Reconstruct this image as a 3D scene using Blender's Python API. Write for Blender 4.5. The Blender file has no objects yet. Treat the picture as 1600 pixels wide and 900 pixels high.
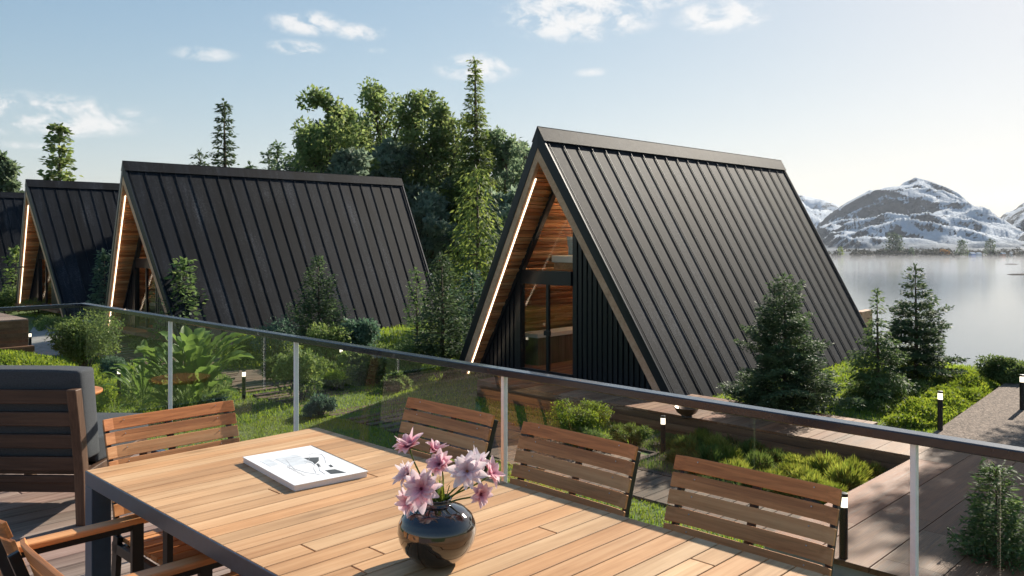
import bpy, math, random
import numpy as np
from mathutils import Vector, Matrix, noise as mn
R = math.radians
SC = bpy.context.scene
COL = SC.collection
random.seed(7)

# ------------------------------------------------------------------ camera, sky, sun, exposure
F, CX, HY, EYE = 1305.0, 800.0, 370.0, 1.64        # focal length and horizon of the photograph in its pixels
cam_d = bpy.data.cameras.new('camera'); cam = bpy.data.objects.new('camera', cam_d); COL.objects.link(cam)
cam_d.sensor_width = 36; cam_d.lens = 36 * F / 1600
cam.location = (0, 0, EYE); cam.rotation_euler = (R(90), 0, 0)
cam_d.shift_y = -(450 - HY) / 1600
cam_d.clip_start = 0.05; cam_d.clip_end = 20000
SC.camera = cam
SUN_AZ, SUN_EL = 40.5, 30.0                          # azimuth to the right of the view direction, elevation
SKY_STRENGTH, SUN_STRENGTH, EXPOSURE = 0.132, 4.5, 0.93
SC.view_settings.view_transform = 'Standard'; SC.view_settings.look = 'None'
SC.view_settings.gamma = 1; SC.view_settings.use_curve_mapping = False
SC.view_settings.exposure = EXPOSURE
SC.render.engine = 'CYCLES'
SC.cycles.max_bounces = 8; SC.cycles.transparent_max_bounces = 24
SC.cycles.diffuse_bounces = 4; SC.cycles.glossy_bounces = 3
SC.cycles.caustics_reflective = False; SC.cycles.caustics_refractive = False
SC.cycles.use_denoising = True
SC.cycles.volume_bounces = 0

W = bpy.data.worlds.new('World'); SC.world = W; W.use_nodes = True
nt = W.node_tree; nt.nodes.clear()
def N(t, kind, **kw):
    n = t.nodes.new(kind)
    for k, v in kw.items():
        if k in ('operation', 'blend_type', 'data_type', 'sky_type', 'feature', 'noise_dimensions', 'interpolation_type', 'noise_type', 'bands_direction', 'wave_type', 'distance', 'subsurface_method', 'clamp'):
            setattr(n, k, v)
    return n
def L(t, a, b): t.links.new(a, b)
sky = nt.nodes.new('ShaderNodeTexSky'); sky.sky_type = 'NISHITA'; sky.sun_disc = False
sky.sun_elevation = R(SUN_EL); sky.sun_rotation = R(SUN_AZ)
sky.air_density = 1.0; sky.dust_density = 0.4; sky.ozone_density = 3.0; sky.altitude = 50
bg = nt.nodes.new('ShaderNodeBackground'); bg.inputs['Strength'].default_value = SKY_STRENGTH
out = nt.nodes.new('ShaderNodeOutputWorld')
tc = nt.nodes.new('ShaderNodeTexCoord')
def vdir(px, py):
    v = Vector(((px - CX) / F, 1.0, (HY - py) / F)); v.normalize(); return v
# small cumulus clouds: each a direction in the sky, a width and a height, broken up by noise
clouds = [(478, 36, 50, 17, 1.0), (563, 50, 40, 12, .9), (462, 74, 38, 11, .9), (318, 84, 42, 10, .7), (905, 24, 105, 34, 1.25),
          (1128, 25, 62, 22, 1.15), (748, 107, 58, 20, .95), (55, 178, 130, 26, 1.25), (28, 226, 55, 5, .6), (925, 113, 26, 7, .6),
          (590, 79, 14, 5, .5), (1025, 4, 50, 10, .8), (808, 36, 24, 12, .7), (1560, 250, 150, 20, .35)]
nz = nt.nodes.new('ShaderNodeTexNoise'); nz.inputs['Scale'].default_value = 30; nz.inputs['Detail'].default_value = 9
nz.inputs['Roughness'].default_value = .62; nz.inputs['Distortion'].default_value = .35
mp = nt.nodes.new('ShaderNodeMapping'); mp.inputs['Scale'].default_value = (1, 1, 1.7)
L(nt, tc.outputs['Generated'], mp.inputs['Vector']); L(nt, mp.outputs[0], nz.inputs['Vector'])
prev = None
for (px, py, wx, wy, amp) in clouds:
    d = vdir(px, py); right = Vector((d.y, -d.x, 0)).normalized(); up = right.cross(d)
    acc = []
    for ax, wd in ((right, wx), (up, wy)):
        k = nt.nodes.new('ShaderNodeVectorMath'); k.operation = 'DOT_PRODUCT'; L(nt, tc.outputs['Generated'], k.inputs[0])
        k.inputs[1].default_value = ax / (wd / F)
        s = nt.nodes.new('ShaderNodeMath'); s.operation = 'MULTIPLY'; L(nt, k.outputs['Value'], s.inputs[0]); L(nt, k.outputs['Value'], s.inputs[1]); acc.append(s)
    a = nt.nodes.new('ShaderNodeMath'); a.operation = 'ADD'; L(nt, acc[0].outputs[0], a.inputs[0]); L(nt, acc[1].outputs[0], a.inputs[1])
    # facing side of the sky only
    fd = nt.nodes.new('ShaderNodeVectorMath'); fd.operation = 'DOT_PRODUCT'; L(nt, tc.outputs['Generated'], fd.inputs[0]); fd.inputs[1].default_value = d
    gt = nt.nodes.new('ShaderNodeMath'); gt.operation = 'GREATER_THAN'; L(nt, fd.outputs['Value'], gt.inputs[0]); gt.inputs[1].default_value = 0
    m1 = nt.nodes.new('ShaderNodeMath'); m1.operation = 'MULTIPLY_ADD'; L(nt, a.outputs[0], m1.inputs[0]); m1.inputs[1].default_value = -.55 * amp; m1.inputs[2].default_value = amp
    m1.use_clamp = True
    m2 = nt.nodes.new('ShaderNodeMath'); m2.operation = 'MULTIPLY'; L(nt, m1.outputs[0], m2.inputs[0]); L(nt, gt.outputs[0], m2.inputs[1])
    if prev is None: prev = m2.outputs[0]
    else:
        mx = nt.nodes.new('ShaderNodeMath'); mx.operation = 'MAXIMUM'; L(nt, prev, mx.inputs[0]); L(nt, m2.outputs[0], mx.inputs[1]); prev = mx.outputs[0]
nm = nt.nodes.new('ShaderNodeMapRange'); L(nt, nz.outputs['Fac'], nm.inputs['Value'])
nm.inputs['From Min'].default_value = .36; nm.inputs['From Max'].default_value = .62
dm = nt.nodes.new('ShaderNodeMath'); dm.operation = 'MULTIPLY'; L(nt, nm.outputs[0], dm.inputs[0]); L(nt, prev, dm.inputs[1])
dd = nt.nodes.new('ShaderNodeMapRange'); dd.interpolation_type = 'SMOOTHSTEP'; L(nt, dm.outputs[0], dd.inputs['Value'])
dd.inputs['From Min'].default_value = .03; dd.inputs['From Max'].default_value = .85; dd.inputs['To Max'].default_value = .8
mix = nt.nodes.new('ShaderNodeMix'); mix.data_type = 'RGBA'
sep = nt.nodes.new('ShaderNodeSeparateColor'); com = nt.nodes.new('ShaderNodeCombineColor'); L(nt, sky.outputs[0], sep.inputs[0])
for i_, (k_, g_) in enumerate(((.172, 1.045), (.180, 1.0), (.192, .985))):
    a_ = nt.nodes.new('ShaderNodeMath'); a_.operation = 'MULTIPLY_ADD'; L(nt, sep.outputs[i_], a_.inputs[0]); a_.inputs[1].default_value = k_ / g_; a_.inputs[2].default_value = 1 / g_
    b_ = nt.nodes.new('ShaderNodeMath'); b_.operation = 'DIVIDE'; L(nt, sep.outputs[i_], b_.inputs[0]); L(nt, a_.outputs[0], b_.inputs[1]); L(nt, b_.outputs[0], com.inputs[i_])
L(nt, dd.outputs[0], mix.inputs['Factor']); hs_ = nt.nodes.new('ShaderNodeHueSaturation'); hs_.inputs['Saturation'].default_value = 1.25; L(nt, com.outputs[0], hs_.inputs['Color']); L(nt, hs_.outputs[0], mix.inputs[6])
mix.inputs[7].default_value = (4.0, 3.9, 3.8, 1)
L(nt, mix.outputs[2], bg.inputs['Color']); L(nt, bg.outputs[0], out.inputs['Surface'])

sl = bpy.data.lights.new('sun', 'SUN'); sun = bpy.data.objects.new('sun', sl); COL.objects.link(sun)
sl.energy = SUN_STRENGTH; sl.angle = R(0.6); sl.color = (1.0, .91, .78)
sd = Vector((math.sin(R(SUN_AZ)) * math.cos(R(SUN_EL)), math.cos(R(SUN_AZ)) * math.cos(R(SUN_EL)), math.sin(R(SUN_EL))))
sun.rotation_euler = (-sd).to_track_quat('-Z', 'Y').to_euler(); sun.location = (40, 40, 40)

# ------------------------------------------------------------------ frames of reference
TH = R(45.6); U = np.array([math.cos(TH), math.sin(TH)]); V = np.array([-math.sin(TH), math.cos(TH)])
def uv(u, v): q = u * U + v * V; return float(q[0]), float(q[1])
def to_uv(x, y): q = np.array([x, y]); return float(q @ U), float(q @ V)
def sstep(a, b, x):
    t = np.clip((x - a) / (b - a), 0, 1); return t * t * (3 - 2 * t)
EX = [-4000, -300, -60, -10, 3, 11.5, 12.5, 12.8, 14, 30, 80, 4000]
EY = [900, 260, 120, 75, 60, 32, 27, 23.6, 22.4, 20, 16, 10]
def ground_z(x, y):
    x = np.asarray(x, float); y = np.asarray(y, float)
    u = x * U[0] + y * U[1]
    z = -2.31 + .25 * sstep(13, 16, u)
    z = z + .05 * np.sin(x * .7 + 1) * np.sin(y * .55) * sstep(12, 16, np.hypot(x, y))
    e = np.interp(x, EX, EY)
    return z - np.clip((y - e - .3) * .55, 0, 33)
def at(px, py, z=None):
    """point of the ground (or of height z) seen at a pixel of the photograph"""
    if z is not None:
        d = (EYE - z) * F / (py - HY); return (px - CX) / F * d, d, z
    zz = -2.2
    for _ in range(12):
        d = (EYE - zz) * F / (py - HY); x = (px - CX) / F * d; zz = float(ground_z(x, d))
    return x, d, zz
def far(px, d): x = (px - CX) / F * d; return x, d, float(ground_z(x, d))

# ------------------------------------------------------------------ mesh helpers
class MB:
    def __init__(s): s.v = []; s.f = []; s.m = []; s.cur = 0
    def add(s, vs, fs):
        b = len(s.v); s.v += [tuple(map(float, p)) for p in vs]; s.f += [tuple(i + b for i in f) for f in fs]; s.m += [s.cur] * len(fs); return s
    def obox(s, c, ex, ey, ez):
        c, ex, ey, ez = map(Vector, (c, ex, ey, ez))
        vs = [c + ex * i / 2 + ey * j / 2 + ez * k / 2 for k in (-1, 1) for j in (-1, 1) for i in (-1, 1)]
        return s.add(vs, [(0, 2, 3, 1), (4, 5, 7, 6), (0, 1, 5, 4), (2, 6, 7, 3), (0, 4, 6, 2), (1, 3, 7, 5)])
    def box(s, x0, x1, y0, y1, z0, z1):
        return s.obox(((x0 + x1) / 2, (y0 + y1) / 2, (z0 + z1) / 2), (x1 - x0, 0, 0), (0, y1 - y0, 0), (0, 0, z1 - z0))
    def bar(s, p, q, w, h, up=(0, 0, 1)):
        """rectangular bar from p to q: w across, h along up"""
        p, q = Vector(p), Vector(q); d = (q - p); a = d.normalized(); upv = Vector(up)
        if abs(a.dot(upv)) > .98: upv = Vector((0, 1, 0))
        sd_ = a.cross(upv).normalized(); u2 = sd_.cross(a).normalized()
        return s.obox((p + q) / 2, d, sd_ * w, u2 * h)
    def prism(s, poly, ext):
        n = len(poly); e = Vector(ext); a = [Vector(p) for p in poly]; b = [p + e for p in a]
        return s.add(a + b, [tuple(range(n))[::-1], tuple(range(n, 2 * n))] + [(i, (i + 1) % n, n + (i + 1) % n, n + i) for i in range(n)])
    def tube(s, pts, rad, n=8, cap=True):
        pts = [Vector(p) for p in pts]; rings = []
        for i, p in enumerate(pts):
            t = (pts[min(i + 1, len(pts) - 1)] - pts[max(i - 1, 0)]).normalized()
            a = t.orthogonal().normalized() if i == 0 else (pa - t * pa.dot(t)).normalized()
            pa = a; b = t.cross(a); r = rad[i] if hasattr(rad, '__len__') else rad
            rings.append([p + (a * math.cos(2 * math.pi * k / n) + b * math.sin(2 * math.pi * k / n)) * r for k in range(n)])
        vs = [q for r_ in rings for q in r_]
        fs = [(i * n + k, i * n + (k + 1) % n, (i + 1) * n + (k + 1) % n, (i + 1) * n + k) for i in range(len(pts) - 1) for k in range(n)]
        if cap: fs += [tuple(range(n))[::-1], tuple((len(pts) - 1) * n + k for k in range(n))]
        return s.add(vs, fs)
    def lathe(s, prof, n=40, c=(0, 0, 0)):
        vs = [(c[0] + r * math.cos(2 * math.pi * k / n), c[1] + r * math.sin(2 * math.pi * k / n), c[2] + z) for r, z in prof for k in range(n)]
        fs = [(i * n + k, i * n + (k + 1) % n, (i + 1) * n + (k + 1) % n, (i + 1) * n + k) for i in range(len(prof) - 1) for k in range(n)]
        return s.add(vs, fs)
    def build(s, name, mat, parent=None, smooth=False, bevel=0, loc=None, rotz=0, seg=2):
        me = bpy.data.meshes.new(name); me.from_pydata(s.v, [], s.f)
        mats = mat if isinstance(mat, (list, tuple)) else [mat]
        for m in mats: me.materials.append(m)
        if len(mats) > 1: me.polygons.foreach_set('material_index', s.m)
        if smooth: me.polygons.foreach_set('use_smooth', [True] * len(me.polygons))
        me.update()
        o = bpy.data.objects.new(name, me); COL.objects.link(o)
        if parent: o.parent = parent
        if loc is not None: o.location = loc
        o.rotation_euler.z = rotz
        if bevel:
            b = o.modifiers.new('bevel', 'BEVEL'); b.width = bevel; b.segments = seg; b.limit_method = 'ANGLE'; b.angle_limit = R(40)
        return o
def np_mesh(name, verts, faces, mat, parent=None, loc=None, smooth=False, rotz=0):
    """verts (N,3), faces (M,k) numpy"""
    me = bpy.data.meshes.new(name); k = faces.shape[1]; M = len(faces)
    me.vertices.add(len(verts)); me.vertices.foreach_set('co', np.asarray(verts, np.float32).ravel())
    me.loops.add(M * k); me.loops.foreach_set('vertex_index', np.asarray(faces, np.int32).ravel())
    me.polygons.add(M); me.polygons.foreach_set('loop_start', np.arange(0, M * k, k, dtype=np.int32))
    try: me.polygons.foreach_set('loop_total', np.full(M, k, dtype=np.int32))
    except Exception: pass
    if smooth: me.polygons.foreach_set('use_smooth', np.ones(M, bool))
    me.materials.append(mat); me.update(calc_edges=True); me.validate()
    o = bpy.data.objects.new(name, me); COL.objects.link(o)
    if parent: o.parent = parent
    if loc is not None: o.location = loc
    o.rotation_euler.z = rotz
    return o
def tag(o, label=None, cat=None, group=None, kind=None):
    if label: o['label'] = label
    if cat: o['category'] = cat
    if group: o['group'] = group
    if kind: o['kind'] = kind
    return o
def thing(name, label, cat, loc=(0, 0, 0), rotz=0, group=None, scale=None):
    o = bpy.data.objects.new(name, None); COL.objects.link(o); o.empty_display_size = .2
    o.location = loc; o.rotation_euler = (0, 0, rotz)
    if scale: o.scale = scale if hasattr(scale, '__len__') else (scale,) * 3
    return tag(o, label, cat, group)
def dup(root, loc, rotz=0, label=None, group=None, scale=None):
    def cp(o, par):
        c = o.copy(); COL.objects.link(c)
        if par is not None: c.parent = par
        for ch in [x for x in kids.get(o.name, [])]: cp(ch, c)
        return c
    kids = {}
    stack = [root]
    while stack:
        o = stack.pop()
        for ch in o.children: kids.setdefault(o.name, []).append(ch); stack.append(ch)
    r = cp(root, None); r.location = loc; r.rotation_euler = (0, 0, rotz)
    if scale: r.scale = scale if hasattr(scale, '__len__') else (scale,) * 3
    if label: r['label'] = label
    if group: r['group'] = group
    return r
def struct(o): o['kind'] = 'structure'; return o

# ------------------------------------------------------------------ materials
def new_mat(name):
    m = bpy.data.materials.new(name); m.use_nodes = True; t = m.node_tree
    return m, t, t.nodes['Principled BSDF']
def ramp(t, fac, stops):
    r = t.nodes.new('ShaderNodeValToRGB'); e = r.color_ramp.elements
    while len(e) < len(stops): e.new(.5)
    for i, (p, c) in enumerate(stops): e[i].position = p; e[i].color = (*c, 1)
    L(t, fac, r.inputs[0]); return r.outputs[0]
def noise(t, vec, scale, detail=4, rough=.55, dist=0):
    n = t.nodes.new('ShaderNodeTexNoise'); n.inputs['Scale'].default_value = scale; n.inputs['Detail'].default_value = detail
    n.inputs['Roughness'].default_value = rough; n.inputs['Distortion'].default_value = dist
    if vec is not None: L(t, vec, n.inputs['Vector'])
    return n.outputs['Fac']
def mapping(t, vec, scale=(1, 1, 1), rot=(0, 0, 0), loc=None):
    m = t.nodes.new('ShaderNodeMapping'); m.inputs['Scale'].default_value = scale; m.inputs['Rotation'].default_value = rot
    L(t, vec, m.inputs['Vector'])
    if loc is not None: L(t, loc, m.inputs['Location'])
    return m.outputs[0]
def objc(t): return t.nodes.new('ShaderNodeTexCoord').outputs['Object']
def math_(t, op, a, b=None, c=None, clamp=False):
    n = t.nodes.new('ShaderNodeMath'); n.operation = op; n.use_clamp = clamp
    for i, x in enumerate((a, b, c)):
        if x is None: continue
        if isinstance(x, (int, float)): n.inputs[i].default_value = x
        else: L(t, x, n.inputs[i])
    return n.outputs[0]
def mixc(t, f, a, b, mode='MIX'):
    n = t.nodes.new('ShaderNodeMix'); n.data_type = 'RGBA'; n.blend_type = mode
    for i, x in ((0, f), (6, a), (7, b)):
        if isinstance(x, (int, float)): n.inputs[i].default_value = x
        elif isinstance(x, tuple): n.inputs[i].default_value = (*x, 1)
        else: L(t, x, n.inputs[i])
    return n.outputs[2]
def bump(t, bs, h, strength=.3, dist=.01):
    b = t.nodes.new('ShaderNodeBump'); b.inputs['Strength'].default_value = strength; b.inputs['Distance'].default_value = dist
    L(t, h, b.inputs['Height']); L(t, b.outputs[0], bs.inputs['Normal'])
def plain(name, col, rough=.5, metal=0, spec=.5, nscale=None, namp=.15, bstr=0, coat=0):
    m, t, b = new_mat(name)
    b.inputs['Roughness'].default_value = rough; b.inputs['Metallic'].default_value = metal; b.inputs['Specular IOR Level'].default_value = spec
    b.inputs['Coat Weight'].default_value = coat
    oc = objc(t); n = noise(t, oc, nscale or 8, 5, .6)
    lo = tuple(c * (1 - namp) for c in col); hi = tuple(min(1, c * (1 + namp)) for c in col)
    L(t, ramp(t, n, [(.3, lo), (.7, hi)]), b.inputs['Base Color'])
    if bstr: bump(t, b, n, bstr, .005)
    return m
def wood(name, cols, axis=0, grain=1.0, rough=.5, var=.25, bstr=.25, spec=.4, groove=0, knots=True, coat=0, huev=.02, satv=.2):
    """cols: (dark, mid, light); axis: local grain direction; each board (mesh island) gets its own offset and tone"""
    m, t, b = new_mat(name); oc = objc(t); g = t.nodes.new('ShaderNodeNewGeometry'); rnd = g.outputs['Random Per Island']
    off = t.nodes.new('ShaderNodeCombineXYZ')
    for i, k in enumerate((37.0, 53.0, 71.0)): L(t, math_(t, 'MULTIPLY', rnd, k), off.inputs[i])
    def sc(a, o): s = [o * grain] * 3; s[axis] = a * grain; return tuple(s)
    v1 = mapping(t, oc, sc(1.2, 26), loc=off.outputs[0]); v2 = mapping(t, oc, sc(.55, 7), loc=off.outputs[0]); v3 = mapping(t, oc, sc(4, 110), loc=off.outputs[0])
    n1 = noise(t, v1, 1, 6, .62, 1.1); n2 = noise(t, v2, 1, 4, .5, .8); n3 = noise(t, v3, 1, 3, .6)
    s = math_(t, 'MULTIPLY_ADD', n1, .5, math_(t, 'MULTIPLY_ADD', n2, .4, math_(t, 'MULTIPLY', n3, .22)))
    c = ramp(t, s, [(.38, cols[0]), (.55, cols[1]), (.74, cols[2])])
    if knots:
        vk = mapping(t, oc, sc(1.3, 5), loc=off.outputs[0])
        vo = t.nodes.new('ShaderNodeTexVoronoi'); vo.inputs['Scale'].default_value = 1.0; L(t, vk, vo.inputs['Vector'])
        kf = math_(t, 'SUBTRACT', 1, math_(t, 'MULTIPLY', vo.outputs['Distance'], 9, clamp=True), clamp=True)
        c = mixc(t, math_(t, 'MULTIPLY', kf, .55), c, tuple(x * .35 for x in cols[0]))
    hsv = t.nodes.new('ShaderNodeHueSaturation'); L(t, c, hsv.inputs['Color'])
    wn = t.nodes.new('ShaderNodeTexWhiteNoise'); wn.noise_dimensions = '1D'; L(t, math_(t, 'MULTIPLY', rnd, 991.0), wn.inputs['W'])
    nl_ = noise(t, oc, 2.3, 5, .65)
    L(t, math_(t, 'MULTIPLY', math_(t, 'MULTIPLY_ADD', rnd, var * 2, 1 - var), math_(t, 'MULTIPLY_ADD', nl_, .55, .72)), hsv.inputs['Value'])
    L(t, math_(t, 'MULTIPLY_ADD', wn.outputs['Value'], huev, .5 - huev / 2), hsv.inputs['Hue'])
    L(t, math_(t, 'MULTIPLY_ADD', wn.outputs['Value'], -satv, 1 + satv * .4), hsv.inputs['Saturation'])
    L(t, hsv.outputs[0], b.inputs['Base Color'])
    rr = math_(t, 'MULTIPLY_ADD', n1, .3, rough - .12); L(t, rr, b.inputs['Roughness'])
    b.inputs['Specular IOR Level'].default_value = spec; b.inputs['Coat Weight'].default_value = coat
    h = math_(t, 'ADD', n1, math_(t, 'MULTIPLY', n3, .6))
    if groove:
        w = t.nodes.new('ShaderNodeTexWave'); w.wave_type = 'BANDS'; w.bands_direction = 'XYZ'[(axis + 1) % 2 if axis < 2 else 0]
        w.inputs['Scale'].default_value = groove; L(t, oc, w.inputs['Vector']); h = math_(t, 'MULTIPLY_ADD', w.outputs['Fac'], .9, h)
    bump(t, b, h, bstr, .004)
    return m
def leafmat(name, dark, light, trans=.35, nscale=1.6, hue=.03, rough=.5):
    m, t, b = new_mat(name); oc = objc(t); g = t.nodes.new('ShaderNodeNewGeometry'); oi = t.nodes.new('ShaderNodeObjectInfo')
    off = t.nodes.new('ShaderNodeCombineXYZ'); L(t, math_(t, 'MULTIPLY', oi.outputs['Random'], 50), off.inputs[0])
    n = noise(t, mapping(t, oc, loc=off.outputs[0]), nscale, 3, .5)
    f = math_(t, 'MULTIPLY_ADD', g.outputs['Random Per Island'], .6, math_(t, 'MULTIPLY_ADD', n, 1.3, -.45), clamp=True)
    c = ramp(t, f, [(0.05, dark), (.95, light)])
    hsv = t.nodes.new('ShaderNodeHueSaturation'); L(t, c, hsv.inputs['Color'])
    wn = t.nodes.new('ShaderNodeTexWhiteNoise'); wn.noise_dimensions = '1D'; L(t, math_(t, 'MULTIPLY', g.outputs['Random Per Island'], 777.0), wn.inputs['W'])
    L(t, math_(t, 'MULTIPLY_ADD', wn.outputs['Value'], hue, .5 - hue / 2), hsv.inputs['Hue'])
    L(t, math_(t, 'MULTIPLY_ADD', oi.outputs['Random'], .3, .85), hsv.inputs['Value'])
    L(t, hsv.outputs[0], b.inputs['Base Color']); b.inputs['Roughness'].default_value = rough + .12; b.inputs['Specular IOR Level'].default_value = .22
    tr = t.nodes.new('ShaderNodeBsdfTranslucent')
    br = t.nodes.new('ShaderNodeHueSaturation'); br.inputs['Value'].default_value = 1.7; br.inputs['Saturation'].default_value = 1.1; br.inputs['Hue'].default_value = .485
    L(t, hsv.outputs[0], br.inputs['Color']); L(t, br.outputs[0], tr.inputs['Color'])
    ms = t.nodes.new('ShaderNodeMixShader'); ms.inputs[0].default_value = trans
    L(t, b.outputs[0], ms.inputs[1]); L(t, tr.outputs[0], ms.inputs[2]); L(t, ms.outputs[0], t.nodes['Material Output'].inputs['Surface'])
    return m
def emis(name, col, s):
    m, t, b = new_mat(name); b.inputs['Base Color'].default_value = (*col, 1); b.inputs['Emission Color'].default_value = (*col, 1); b.inputs['Emission Strength'].default_value = s
    b.inputs['Roughness'].default_value = .4; return m
def glassmat(name, tint, gloss=1.0, rough=.0):
    m, t, b = new_mat(name); t.nodes.remove(b)
    tr = t.nodes.new('ShaderNodeBsdfTransparent'); tr.inputs[0].default_value = (*tint, 1)
    gl = t.nodes.new('ShaderNodeBsdfGlossy'); gl.inputs['Roughness'].default_value = rough; gl.inputs['Color'].default_value = (1, 1, 1, 1)
    fr = t.nodes.new('ShaderNodeFresnel'); fr.inputs[0].default_value = 1.45
    fm = math_(t, 'MULTIPLY', fr.outputs[0], gloss, clamp=True)
    ms = t.nodes.new('ShaderNodeMixShader'); L(t, fm, ms.inputs[0]); L(t, tr.outputs[0], ms.inputs[1]); L(t, gl.outputs[0], ms.inputs[2])
    L(t, ms.outputs[0], t.nodes['Material Output'].inputs['Surface']); return m

M = {}
M['teak_top'] = wood('teak_top', ((.36, .185, .078), (.52, .300, .145), (.66, .43, .235)), 0, .9, .55, .13, .12, spec=.3, huev=.010, satv=.12)
M['teak'] = wood('teak', ((.28, .100, .030), (.60, .25, .085), (.76, .38, .16)), 0, 1.2, .45, .13, .25, spec=.4, satv=.08, huev=.012)
M['teak_y'] = wood('teak_arm', ((.28, .100, .030), (.60, .25, .085), (.76, .38, .16)), 1, 1.2, .45, .12, .25, spec=.4, satv=.08)
M['dark_teak'] = wood('dark_teak', ((.030, .011, .007), (.068, .025, .013), (.12, .05, .028)), 0, 1.3, .42, .2, .25)
M['dark_teak_z'] = wood('dark_teak_upright', ((.05, .022, .014), (.11, .052, .03), (.18, .092, .055)), 2, 1.3, .5, .2, .25)
M['deck'] = wood('deck_boards', ((.13, .080, .062), (.27, .18, .145), (.42, .31, .26)), 0, .7, .65, .25, .6, groove=22)
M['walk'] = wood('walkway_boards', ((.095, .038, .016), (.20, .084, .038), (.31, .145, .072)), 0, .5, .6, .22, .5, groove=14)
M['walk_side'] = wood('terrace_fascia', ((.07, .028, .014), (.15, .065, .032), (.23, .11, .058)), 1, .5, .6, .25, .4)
M['sleeper'] = wood('path_boards', ((.055, .034, .022), (.125, .080, .052), (.21, .145, .10)), 0, .5, .75, .3, .6)
M['cladding'] = wood('timber_cladding', ((.20, .082, .032), (.42, .20, .088), (.60, .34, .17)), 0, .8, .6, .35, .5)
M['fascia'] = wood('timber_fascia', ((.38, .18, .11), (.56, .31, .19), (.68, .43, .29)), 0, .5, .55, .1, .2)
M['cabinet'] = wood('cabinet_wood', ((.05, .03, .02), (.11, .07, .05), (.19, .13, .095)), 2, .6, .55, .1, .2)
M['bark'] = plain('bark', (.09, .065, .045), .9, nscale=6, namp=.5, bstr=.6)
M['frame'] = plain('blue_grey_metal', (.048, .092, .145), .34, .15, .5, 30, .1)
M['black'] = plain('black_metal', (.012, .013, .015), .4, .2, .5, 20, .15)
M['rail'] = plain('rail_metal', (.012, .017, .030), .22, .0, .5, 20, .1, coat=.35)
M['steel'] = plain('brushed_steel', (.62, .63, .65), .28, .9, .5, 40, .06)
M['postm'] = plain('satin_post_metal', (.86, .87, .88), .38, .05, .5, 40, .05)
M['facade'] = plain('dark_facade_paint', (.010, .016, .024), .30, .2, .5, 20, .15)
M['roofedge'] = plain('roof_edge_metal', (.012, .016, .022), .4, .3, .5, 20, .15)
def roofmat():
    m, t, b = new_mat('granular_roof'); oc = objc(t)
    n1 = noise(t, oc, 13, 8, 1.0); n2 = noise(t, oc, .5, 3, .5); n3 = noise(t, mapping(t, oc, (5, .5, .35)), 1, 4, .6)
    s = math_(t, 'MULTIPLY_ADD', n1, .75, math_(t, 'MULTIPLY_ADD', n2, .25, math_(t, 'MULTIPLY', n3, .2)))
    L(t, ramp(t, s, [(.46, (.0025, .0035, .006)), (.64, (.008, .0115, .018)), (.76, (.095, .102, .118))]), b.inputs['Base Color'])
    rc = t.nodes['Color Ramp'] if 'Color Ramp' in t.nodes else [q for q in t.nodes if q.type == 'VALTORGB'][0]
    px_ = t.nodes.new('ShaderNodeSeparateXYZ'); L(t, oc, px_.inputs[0])
    num = math_(t, 'MULTIPLY_ADD', px_.outputs[2], .565 / 6.35, math_(t, 'ADD', px_.outputs[0], -.1)); den = math_(t, 'MULTIPLY_ADD', px_.outputs[2], 1.065 / 6.35, 11.1)
    cell = math_(t, 'FLOOR', math_(t, 'MULTIPLY', math_(t, 'DIVIDE', num, den), 22.0)); oi = t.nodes.new('ShaderNodeObjectInfo')
    wn = t.nodes.new('ShaderNodeTexWhiteNoise'); wn.noise_dimensions = '1D'; L(t, math_(t, 'MULTIPLY_ADD', oi.outputs['Random'], 91.0, cell), wn.inputs['W'])
    st_ = noise(t, mapping(t, oc, (3.5, .4, .25)), 1, 5, .65)
    hv = t.nodes.new('ShaderNodeHueSaturation'); L(t, rc.outputs[0], hv.inputs['Color']); L(t, math_(t, 'MULTIPLY', math_(t, 'MULTIPLY_ADD', wn.outputs['Value'], .6, .6), math_(t, 'MULTIPLY_ADD', st_, 1.9, .0)), hv.inputs['Value']); L(t, hv.outputs[0], b.inputs['Base Color'])
    b.inputs['Specular IOR Level'].default_value = .10; b.inputs['Metallic'].default_value = .0
    L(t, math_(t, 'MULTIPLY_ADD', n1, .3, .46), b.inputs['Roughness']); bump(t, b, n1, .35, .006); return m
M['roof'] = roofmat()
M['led'] = emis('led_light', (1.0, .80, .56), 1.8)
M['infill'] = emis('interior_fill_glow', (1.0, .74, .45), 34)  # glow of the strip added to lift the dark house interiors
M['lamp'] = emis('lamp_diffuser', (1.0, .86, .66), 1.1)
M['rail_glass'] = glassmat('railing_glass', (.975, .985, .975), .10)
M['win_glass'] = glassmat('window_glass', (.95, .97, .97), .12)
M['cushion'] = plain('grey_cushion_fabric', (.05, .055, .062), .95, nscale=220, namp=.45, bstr=.35)
M['pillow'] = plain('blue_pillow_fabric', (.22, .33, .45), .9, nscale=40, namp=.35, bstr=.3)
M['white'] = plain('white_paint', (.78, .78, .77), .5, nscale=6, namp=.04)
M['paper'] = plain('book_cover_paper', (.84, .84, .83), .45, nscale=12, namp=.02)
M['pages'] = plain('page_edges', (.72, .70, .68), .8, nscale=400, namp=.1)
M['ink'] = plain('print_charcoal', (.05, .055, .055), .6, nscale=60, namp=.5)
M['print_blue'] = plain('print_pale_blue', (.60, .63, .65), .6, nscale=25, namp=.18)
M['print_line'] = plain('print_grey_line', (.42, .42, .43), .6, nscale=50, namp=.3)
M['vase'] = plain('black_glaze', (.013, .010, .009), .055, 0, .6, 5, .2, coat=1)
M['stone'] = plain('pale_stone', (.42, .41, .38), .8, nscale=9, namp=.18, bstr=.2)
M['paving'] = plain('grey_paving', (.26, .25, .235), .85, nscale=5, namp=.25, bstr=.2)
M['bronze'] = plain('bronze_bowl', (.10, .055, .035), .35, .6, .5, 12, .3)
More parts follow.
